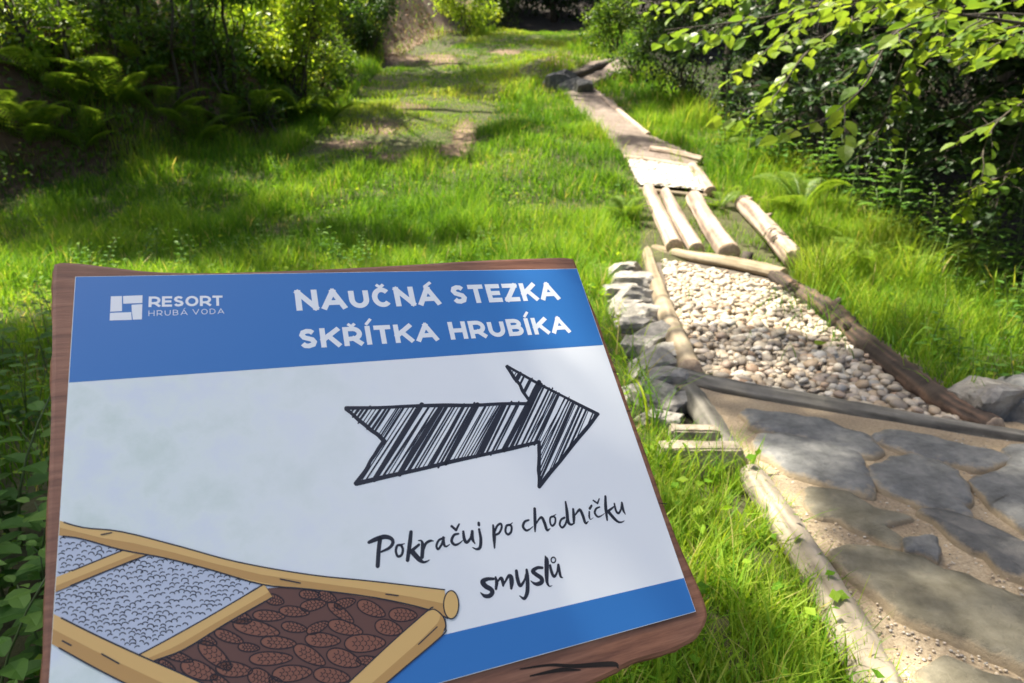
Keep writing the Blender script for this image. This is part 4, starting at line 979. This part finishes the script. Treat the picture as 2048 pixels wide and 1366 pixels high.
M_BLUE = flat_mat('print_blue', (.030, .175, .48), .38)
M_LETTER = flat_mat('print_white', (.80, .83, .84), .38)
M_INK = flat_mat('print_ink', (.016, .018, .028), .45)
bl = Ink(ZP + .0001)
bl.poly([(100, 500), (1300, 500), (1300, 500), (1197 + 30, 693 - 2), (137 - 60, 769 + 4)]); bl.poly([(40, 1471), (1500, 1125), (1600, 1400), (1400, 1700), (40, 1700)])
bl.build('colour_band', M_BLUE, panel)
# --- upright stroke lettering
def arc(cx_, cy_, rx, ry, a0, a1, n=12):
    a = np.radians(np.linspace(a0, a1, n)); return [(cx_ + rx * math.cos(x), cy_ + ry * math.sin(x)) for x in a]
GL = {'N': (.86, [[(0, 0), (0, 1)], [(0, 1), (1, 0)], [(1, 0), (1, 1)]]), 'A': (.98, [[(0, 0), (.5, 1)], [(.5, 1), (1, 0)], [(.2, .27), (.8, .27)]]),
      'U': (.82, [[(0, 1)] + arc(.5, .42, .5, .42, 180, 360) + [(1, 1)]]), 'C': (.82, [arc(.52, .5, .52, .5, 42, 318, 20)]),
      'S': (.70, [[(.93, .86), (.72, .98), (.45, 1), (.15, .92), (.05, .74), (.2, .58), (.5, .5), (.82, .42), (.96, .26), (.85, .08), (.5, 0), (.22, .03), (.03, .17)]]),
      'T': (.72, [[(0, 1), (1, 1)], [(.5, 1), (.5, 0)]]), 'E': (.68, [[(0, 0), (0, 1)], [(0, 1), (1, 1)], [(0, 0), (1, 0)], [(0, .5), (.9, .5)]]),
      'Z': (.74, [[(0, 1), (1, 1)], [(1, 1), (0, 0)], [(0, 0), (1, 0)]]), 'K': (.80, [[(0, 0), (0, 1)], [(1, 1), (.02, .36)], [(.38, .60), (1, 0)]]),
      'R': (.78, [[(0, 0), (0, 1)], [(0, 1), (.5, 1)] + arc(.5, .66, .5, .34, 88, -90) + [(0, .32)], [(.55, .32), (1, 0)]]), 'I': (.22, [[(.5, 0), (.5, 1)]]),
      'H': (.82, [[(0, 0), (0, 1)], [(1, 0), (1, 1)], [(0, .5), (1, .5)]]), 'B': (.78, [[(0, 0), (0, 1)], [(0, 1), (.5, 1)] + arc(.5, .76, .42, .24, 88, -90) + [(0, .52)], [(.5, .52)] + arc(.55, .26, .45, .26, 88, -90) + [(0, 0)]]),
      'O': (.90, [arc(.5, .5, .5, .5, 0, 360, 26)]), 'D': (.84, [[(0, 0), (0, 1)], [(0, 1), (.4, 1)] + arc(.4, .5, .6, .5, 88, -90, 16) + [(0, 0)]]), 'V': (.94, [[(0, 1), (.5, 0)], [(.5, 0), (1, 1)]])}
ACC = {'Č': ('C', 'v'), 'Ř': ('R', 'v'), 'Á': ('A', '/'), 'Í': ('I', '/')}
def lettering(txt, p0, p1, ptop, wt, name, track=.13, sc_n=0):
    """baseline from pixel p0 to p1, cap top at ptop; weight wt of cap height"""
    a, c, tp = uv(p0), uv(p1), uv(ptop); dx = nz(c - a); dy = np.array([-dx[1], dx[0]]); cap = float((tp - a) @ dy); L = float(np.linalg.norm(c - a))
    adv = 0; items = []
    for ch in txt:
        if ch == ' ': adv += .42; continue
        b_, ac = ACC.get(ch, (ch, None)); Wd, st_ = GL[b_]
        if b_ == 'I': Wd = wt + .02
        items.append((adv, Wd, st_, ac)); adv += Wd + track
    adv -= track; kx = L / (adv * cap); ink = Ink(ZP + .0002)
    for x0, Wd, st_, ac in items:
        def tr(q):
            X = x0 + wt / 2 / kx + q[0] * max(Wd - wt / kx, 0); Y = wt / 2 + q[1] * (1 - wt); return a + dx * X * cap * kx + dy * Y * cap
        S_ = [(s, wt) for s in st_]
        if ac == 'v': S_.append(([(.24, 1.36), (.5, 1.16), (.76, 1.36)], wt * .62))
        if ac == '/': S_.append(([(.42 if Wd > .3 else .2, 1.14), (.72 if Wd > .3 else 2.2, 1.36)], wt * .62))
        if Wd < .3 and ac == '/':
            S_ = [([(.5, 0), (.5, 1)], wt)]; e0 = a + dx * (x0 + Wd * .5) * cap * kx + dy * 1.12 * cap; e1 = e0 + dx * .17 * cap + dy * .2 * cap; ink.butt(np.array([e0, e1]), wt * .62 * cap)
        for s, ww in S_:
            P = np.array([tr(q) for q in s]); ink.butt(P, ww * cap)
    return ink.build(name, M_LETTER, panel)
def butt(self, P, W):
    P = np.asarray(P, float); n = len(P); T = np.diff(P, axis=0); T = nz(T); Nn = np.column_stack([-T[:, 1], T[:, 0]])
    if n == 2 : ext = W * .5
    else: ext = 0
    m_ = np.vstack([Nn[:1], nz(Nn[:-1] + Nn[1:]), Nn[-1:]]); co = np.concatenate([[1], np.maximum(.35, np.sum(m_[1:-1] * Nn[1:], 1)), [1]])
    Q = P.copy()
    if ext: Q[0] = Q[0] - T[0] * ext; Q[-1] = Q[-1] + T[-1] * ext
    self.k = getattr(self, 'k', 0) + 1
    Lf = Q + m_ * (W / 2 / co)[:, None]; R = Q - m_ * (W / 2 / co)[:, None]
    V = np.vstack([Lf, R]); F = np.array([(i, n + i, n + i + 1, i + 1) for i in range(n - 1)])
    self.mb.add(np.column_stack([V, np.full(len(V), self.z + 3e-6 * (self.k % 40))]), F)
Ink.butt = butt
lettering('NAUČNÁ STEZKA', (593, 625), (1119, 602), (590, 584), .235, 'title_text')
lettering('SKŘÍTKA HRUBÍKA', (600, 701), (1140, 668), (597, 662), .235, 'title_text')
lettering('RESORT', (298, 618), (446, 615), (297, 597), .21, 'logo_text', .10)
lettering('HRUBÁ VODA', (298, 636), (449, 631), (298, 625), .10, 'logo_text', .32)
lg = Ink(ZP + .0002); z6 = lambda L: [(80 + a * .3368, 500 + c * .3368) for a, c in L]
for L in ([(425, 287), (490, 285), (491, 374), (421, 378)], [(497, 285), (612, 280), (611, 326), (498, 331)], [(547, 337), (611, 333), (608, 423), (555, 425), (549, 376)], [(420, 385), (545, 380), (549, 426), (418, 430)]): lg.poly(z6(L))
lg.build('logo_emblem', M_LETTER, panel)
# --- brush script
K = float(np.linalg.norm(uv((1000, 1100)) - uv((1001, 1100))))      # metres per photograph pixel on the panel
ink = Ink(ZP + .0002)
def script(ox, oy, s, strokes):
    for pts, ww in strokes:
        W = [ww] * len(pts) if np.isscalar(ww) else ww
        W = np.interp(np.linspace(0, 1, len(pts)), np.linspace(0, 1, len(W)), W) * s * K
        ink.stroke([(ox + a * s, oy + c * s) for a, c in pts], W, smooth=7)
script(720, 970, .1369, [([(285, 800), (265, 960), (250, 1195)], 55), ([(125, 850), (240, 800), (360, 770), (450, 800), (470, 860), (420, 930), (300, 990)], [45, 62, 60, 50, 45, 40, 26]),
    ([(590, 890), (535, 900), (515, 980), (545, 1055), (600, 1030), (615, 950), (590, 890)], 34), ([(590, 885), (640, 870)], [24, 12]),
    ([(735, 700), (715, 880), (685, 1110)], [48, 56, 50]), ([(850, 885), (730, 985)], [36, 46]), ([(750, 985), (850, 1095), (910, 1138), (960, 1130), (1005, 1105)], [70, 62, 36, 24, 10]),
    ([(840, 825), (885, 830), (905, 900), (895, 1065)], [12, 28, 50, 52]), ([(915, 960), (950, 870), (1010, 830), (1060, 830)], [30, 36, 36, 14]),
    ([(1215, 785), (1140, 820), (1105, 900), (1130, 950), (1180, 880), (1212, 790)], 32), ([(1205, 780), (1215, 880), (1245, 910), (1300, 880)], [36, 38, 26, 10]),
    ([(1425, 725), (1360, 745), (1325, 830), (1370, 885), (1430, 870), (1490, 820)], [26, 36, 40, 36, 26, 10]), ([(1325, 615), (1390, 672)], [36, 36]), ([(1390, 672), (1435, 585)], [36, 24]),
    ([(1495, 695), (1510, 800), (1545, 850), (1600, 790), (1625, 690)], [36, 46, 44, 34, 36]), ([(1625, 690), (1630, 800), (1665, 870)], [42, 46, 16]),
    ([(1725, 660), (1750, 800), (1740, 920), (1690, 950), (1630, 925)], [34, 44, 44, 30, 12]), ([(1720, 568), (1722, 598)], 40)])
script(980, 970, .1369, [([(30, 600), (45, 760), (50, 930)], [28, 54, 24]), ([(50, 700), (90, 610), (140, 580), (155, 630), (120, 710), (70, 740)], 32),
    ([(280, 595), (225, 610), (210, 690), (245, 735), (290, 700), (300, 630), (280, 595)], 33), ([(280, 590), (312, 565)], [20, 10]),
    ([(550, 525), (490, 550), (465, 620), (510, 675), (560, 660), (610, 620)], [26, 36, 40, 36, 22, 10]),
    ([(635, 360), (640, 550), (640, 690)], [44, 48, 24]), ([(655, 580), (700, 510), (740, 490), (780, 570), (815, 670), (860, 650)], [22, 30, 42, 48, 40, 12]),
    ([(910, 470), (865, 490), (860, 560), (890, 610), (930, 570), (935, 500), (910, 470)], 30), ([(910, 465), (945, 442)], [20, 10]),
    ([(1070, 490), (1020, 520), (1000, 590), (1035, 635), (1080, 590), (1110, 500)], 32), ([(1085, 260), (1105, 400), (1120, 540), (1160, 590), (1215, 570)], [28, 50, 50, 36, 16]),
    ([(1195, 365), (1205, 480), (1205, 570)], [34, 50, 30]), ([(1225, 450), (1270, 390), (1300, 380), (1340, 470), (1375, 570), (1415, 545)], [22, 36, 44, 48, 38, 12]),
    ([(1430, 405), (1430, 480), (1450, 515), (1490, 490)], [28, 30, 14, 6]), ([(1463, 315), (1437, 358)], [34, 40]),
    ([(1580, 335), (1530, 360), (1510, 420), (1550, 475), (1600, 465), (1650, 430)], [24, 32, 36, 32, 20, 9]), ([(1490, 240), (1550, 283)], [28, 28]), ([(1550, 283), (1575, 215)], [28, 20]),
    ([(1665, 180), (1670, 350), (1690, 525)], [38, 52, 30]), ([(1790, 330), (1700, 400)], [22, 46]), ([(1710, 405), (1790, 500), (1850, 550), (1900, 555), (1940, 535)], [52, 50, 36, 24, 10]),
    ([(1795, 285), (1820, 390), (1855, 425), (1890, 370), (1905, 270)], [28, 38, 36, 30, 30]), ([(1905, 275), (1925, 380), (1955, 440)], [36, 42, 14])])
ink.build('script_text', M_INK, panel); ink = Ink(ZP + .0002)
script(940, 1080, .1076, [([(420, 735), (300, 740), (215, 790), (270, 870), (370, 930), (395, 990), (340, 1050), (250, 1050), (175, 990)], [46, 62, 88, 84, 78, 78, 72, 58, 16]),
    ([(455, 705), (475, 800), (462, 920)], [36, 62, 46]), ([(480, 800), (550, 720), (580, 760), (595, 860)], [30, 48, 62, 40]), ([(595, 860), (690, 690), (740, 700), (752, 800), (745, 910)], [24, 52, 78, 84, 48]),
    ([(840, 590), (860, 730), (910, 860), (990, 760), (1020, 650)], [58, 68, 60, 40, 38]), ([(1030, 570), (1045, 700), (1045, 950), (1010, 1070), (970, 1098), (900, 1050)], [48, 66, 74, 62, 50, 16]),
    ([(1320, 530), (1230, 530), (1145, 590), (1200, 650), (1300, 720), (1310, 790), (1240, 830), (1170, 820), (1105, 770)], [48, 56, 74, 74, 78, 78, 70, 48, 12]),
    ([(1375, 315), (1400, 400), (1400, 650), (1410, 800), (1450, 870), (1500, 860)], [26, 86, 78, 56, 28, 10]),
    ([(1465, 485), (1490, 600), (1535, 690), (1590, 620), (1615, 470)], [44, 58, 52, 38, 40]), ([(1620, 475), (1640, 600), (1660, 690), (1700, 715)], [44, 52, 46, 12]),
    ([(1525 + 42 * math.cos(a), 385 + 50 * math.sin(a)) for a in np.linspace(0, 6.283, 14)], 25)])
ink.build('script_text', M_INK, panel)
# --- hatched arrow
AR = np.array([uv(p) for p in [(692, 821), (1060, 809), (1012, 736), (1193, 831), (1076, 975), (1076, 886), (712, 970), (767, 884)]])
ar = Ink(ZP + .0002)
for i in range(len(AR)):
    a, c = AR[i], AR[(i + 1) % len(AR)]; d = nz(c - a); m_ = 7; tt = np.linspace(0, 1, m_)
    ar.stroke(a + (c - a) * tt[:, None] + np.column_stack([-d[1] * np.ones(m_), d[0] * np.ones(m_)]) * rng.normal(size=(m_, 1)) * .0004, rng.uniform(6.5, 9, m_) * K, px=False, smooth=3)
hd = nz(uv((816, 827)) - uv((733, 957))); hn = np.array([hd[1], -hd[0]]); s_ = AR @ hn; q = s_.min() + .002
def hatch(q, wv, tilt=0.0):
    h2 = nz(hd + hn * tilt); n2 = np.array([h2[1], -h2[0]]); base_ = AR.mean(0) * 0 + hn * q; base_ = base_ + h2 * (AR.mean(0) @ h2 - base_ @ h2); ts = []
    for i in range(len(AR)):
        a, c = AR[i], AR[(i + 1) % len(AR)]; da, dc = (a - base_) @ n2, (c - base_) @ n2
        if da * dc < 0: pI = a + (c - a) * da / (da - dc); ts.append((pI - base_) @ h2)
    ts.sort()
    for k in range(0, len(ts) - 1, 2):
        ov = [rng.choice([.5, 1.5, 4, 7], p=[.4, .35, .17, .08]) * K, rng.choice([.5, 1.5, 4, 6], p=[.4, .35, .17, .08]) * K]
        A_, B_ = base_ + h2 * (ts[k] - ov[0]), base_ + h2 * (ts[k + 1] + ov[1]); ar.stroke(np.array([A_, (A_ + B_) / 2, B_]), np.array([.8, 1, .9]) * wv, px=False, smooth=0)
while q < s_.max() - .001:
    wv = rng.choice([2.2, 3.5, 5, 8, 11], p=[.34, .32, .2, .10, .04]) * K; hatch(q, wv, rng.normal() * .012); q += wv * .5 + rng.uniform(2.8, 6.6) * K
for k in range(16): hatch(rng.uniform(s_.min(), s_.max()), 2.0 * K, rng.normal() * .05)
ar.build('arrow', M_INK, panel)
# --- drawing of the log framed beds
M_TAN = flat_mat('print_tan', (.68, .44, .15), .4); M_TAND = flat_mat('print_tan_shadow', (.50, .29, .09), .4); M_PEBP = flat_mat('print_pebble_grey', (.50, .56, .66), .4)
M_BRN = flat_mat('print_brown', (.13, .058, .038), .4); M_CONE = flat_mat('print_cone_brown', (.24, .095, .052), .4)
g1 = Ink(ZP + .0003); g1.poly([(100, 1070), (160, 1080), (250, 1100), (300, 1112), (110, 1190)]); g1.poly([(60, 1200), (110, 1180), (300, 1108), (420, 1138), (530, 1172), (275, 1320), (60, 1210)]); bed1 = g1.build('pebble_drawing', M_PEBP, panel)
g2 = Ink(ZP + .0003); g2.poly([(524, 1168), (535, 1178), (617, 1172), (860, 1215), (870, 1225), (560, 1500), (380, 1365), (290, 1325)]); bed2 = g2.build('cone_bed_drawing', M_BRN, panel)
lo = Ink(ZP + .0005); ld = Ink(ZP + .0005); oi = Ink(ZP + .0005); LV = [0]; LW = 2.2 * K
def rail(top, bot, sh=.55):
    LV[0] += 1; zl = LV[0] * 1e-4; lo.poly(top + bot[::-1], dz=zl); n = max(len(top), len(bot)); Tq = np.array([np.interp(np.linspace(0, 1, 12), np.linspace(0, 1, len(top)), [p[k] for p in top]) for k in (0, 1)]).T; Bq = np.array([np.interp(np.linspace(0, 1, 12), np.linspace(0, 1, len(bot)), [p[k] for p in bot]) for k in (0, 1)]).T
    md = Tq + (Bq - Tq) * sh; ld.poly([tuple(p) for p in md] + [tuple(p) for p in Bq[::-1]], dz=zl + 3e-5); oi.stroke(top, LW, smooth=4, dz=zl + 6e-5); oi.stroke(bot, LW, smooth=4, dz=zl + 6e-5)
rail([(60, 1178), (113, 1157), (262, 1097), (300, 1083)], [(60, 1208), (110, 1187), (262, 1125), (320, 1104)], .6)
rail([(230, 1335), (284, 1308), (335, 1281), (430, 1228), (528, 1170)], [(250, 1355), (301, 1326), (369, 1300), (455, 1247), (545, 1196)], .6)
rail([(60, 1020), (118, 1043), (170, 1058), (245, 1066), (360, 1095), (475, 1126), (617, 1151), (750, 1165), (887, 1181)], [(60, 1060), (117, 1073), (165, 1080), (245, 1102), (330, 1118), (420, 1141), (526, 1171), (617, 1180), (750, 1197), (853, 1220), (893, 1238)], .5)
rail([(40, 1194), (105, 1227), (195, 1272), (284, 1313), (386, 1358), (560, 1440), (690, 1505)], [(40, 1255), (103, 1287), (180, 1330), (250, 1366), (400, 1440), (600, 1540)], .5)
rail([(864, 1216), (853, 1223), (780, 1287), (696, 1366), (540, 1512)], [(888, 1240), (889, 1258), (879, 1275), (772, 1366), (600, 1520)], .62)
lo.poly([(900 + 15 * math.cos(a), 1211 + 28 * math.sin(a)) for a in np.linspace(0, 6.28, 20)[:-1]], dz=.0006); oi.stroke([(900 + 15 * math.cos(a), 1211 + 28 * math.sin(a)) for a in np.linspace(0, 6.28, 16)], LW, smooth=3, dz=.00063)
for L in ([(853, 1223), (866, 1220), (882, 1232), (889, 1250), (886, 1262)], [(770, 1190), (795, 1193)], [(835, 1290), (872, 1255)], [(128, 1283), (145, 1292)], [(206, 1309), (240, 1328)], [(205, 1072), (225, 1068)], [(560, 1160), (600, 1168)]): oi.stroke(L, LW * .9, smooth=4, dz=.0007)
pl = Ink(ZP + .00045)
P1 = [(118, 1078), (245, 1104), (290, 1118), (114, 1155)]; P2 = [(112, 1196), (262, 1130), (310, 1114), (420, 1146), (515, 1172), (300, 1290), (270, 1300), (112, 1224)]
for poly, n in ((P1, 60), (P2, 420)):
    pp = np.array(poly); k = 0; done = []
    while k < n * 12 and len(done) < n:
        k += 1; c = (rng.uniform(pp[:, 0].min(), pp[:, 0].max()), rng.uniform(pp[:, 1].min(), pp[:, 1].max()))
        if not inpoly(np.array([c[0]]), np.array([c[1]]), poly)[0] or any(abs(c[0] - e[0]) < 9 and abs(c[1] - e[1]) < 7 for e in done): continue
        done.append(c); r_ = rng.uniform(3.5, 7); a0 = rng.uniform(170, 210); a1 = rng.uniform(300, 380)
        pl.stroke([(c[0] + r_ * math.cos(x), c[1] + r_ * .75 * math.sin(x)) for x in np.radians(np.linspace(a0, a1, 6))], 1.5 * K, smooth=2)
pl.build('pebble_outline', M_INK, bed1)
cn = Ink(ZP + .0004); co = Ink(ZP + .00045); z7 = lambda a, c: (500 + a * .21, 1130 + c * .21)
CONES = [(1150, 425, 140, 62, 25), (1450, 480, 130, 62, 3), (1025, 520, 120, 60, 35), (1315, 605, 130, 70, 15), (905, 605, 165, 62, 15), (690, 720, 165, 66, 3), (1090, 750, 190, 82, -2), (565, 865, 165, 68, 30), (890, 895, 165, 78, 18), (200, 895, 200, 62, -2), (400, 1035, 185, 75, -5), (775, 1060, 170, 72, 8), (270, 745, 165, 58, 4), (100, 1080, 120, 80, 20), (60, 610, 220, 70, 12), (640, 600, 110, 45, -25), (180, 490, 150, 50, 3), (570, 290, 100, 42, 5), (900, 370, 100, 45, -15), (420, 450, 140, 48, 5), (420, 600, 120, 46, 10), (-10, 790, 100, 40, 5), (-330, 870, 190, 75, 40), (-480, 1010, 180, 80, 20), (-200, 690, 140, 50, 20), (330, 380, 120, 40, 0), (1090, 1010, 60, 60, 30), (-150, 1000, 170, 70, 5), (-300, 700, 90, 40, -10)]
BED = [(540, 1198), (617, 1184), (850, 1222), (696, 1362), (560, 1480), (400, 1370), (310, 1328)]
done_c = []
for q_ in range(900): CONES.append((rng.uniform(-950, 1700), rng.uniform(250, 1650), rng.uniform(85, 150), rng.uniform(38, 58), rng.uniform(-25, 40)))
for a, c, ra, rb, an in CONES:
    if any(((a - e[0]) / (.5 * (ra + e[2]) * 1.72)) ** 2 + ((c - e[1]) / (.5 * (rb + e[3]) * 1.95)) ** 2 < 1 for e in done_c): continue
    x0, y0 = z7(a, c); ra_, rb_ = ra, rb; ra *= .215; rb *= .215; ca, sa = math.cos(math.radians(an)), math.sin(math.radians(an))
    if not inpoly(np.array([x0]), np.array([y0]), BED)[0]: continue
    done_c.append((a, c, ra_, rb_))
    E_ = [(x0 + ra * math.cos(x) * ca - rb * math.sin(x) * sa * (1 - .2 * math.cos(x)), y0 + ra * math.cos(x) * sa + rb * math.sin(x) * ca * (1 - .2 * math.cos(x))) for x in np.linspace(0, 6.283, 25)[:-1]]
    cn.poly(E_); co.stroke(E_ + E_[:1], 2.3 * K, smooth=2)
    for i in range(5):
        for j in (-1, 0, 1):
            u_ = -.62 + .3 * i + (.14 if j else 0); v_ = j * .5 * math.sqrt(max(0, 1 - u_ * u_))
            if abs(u_) > .8: continue
            S_ = [(u_ + .10 * math.cos(x), v_ + .26 * math.sin(x)) for x in np.linspace(-1.5, 1.5, 5)]
            co.stroke([(x0 + ra * p * ca - rb * q_ * sa, y0 + ra * p * sa + rb * q_ * ca) for p, q_ in S_], 1.4 * K, smooth=2)
cn.build('cone_drawing', M_CONE, bed2); co.build('cone_outline', flat_mat('print_dark_brown', (.02, .009, .007), .45), bed2)
rl = lo.build('rail_drawing', M_TAN, panel); ld.build('rail_shading', M_TAND, rl); oi.build('rail_outline', M_INK, rl)
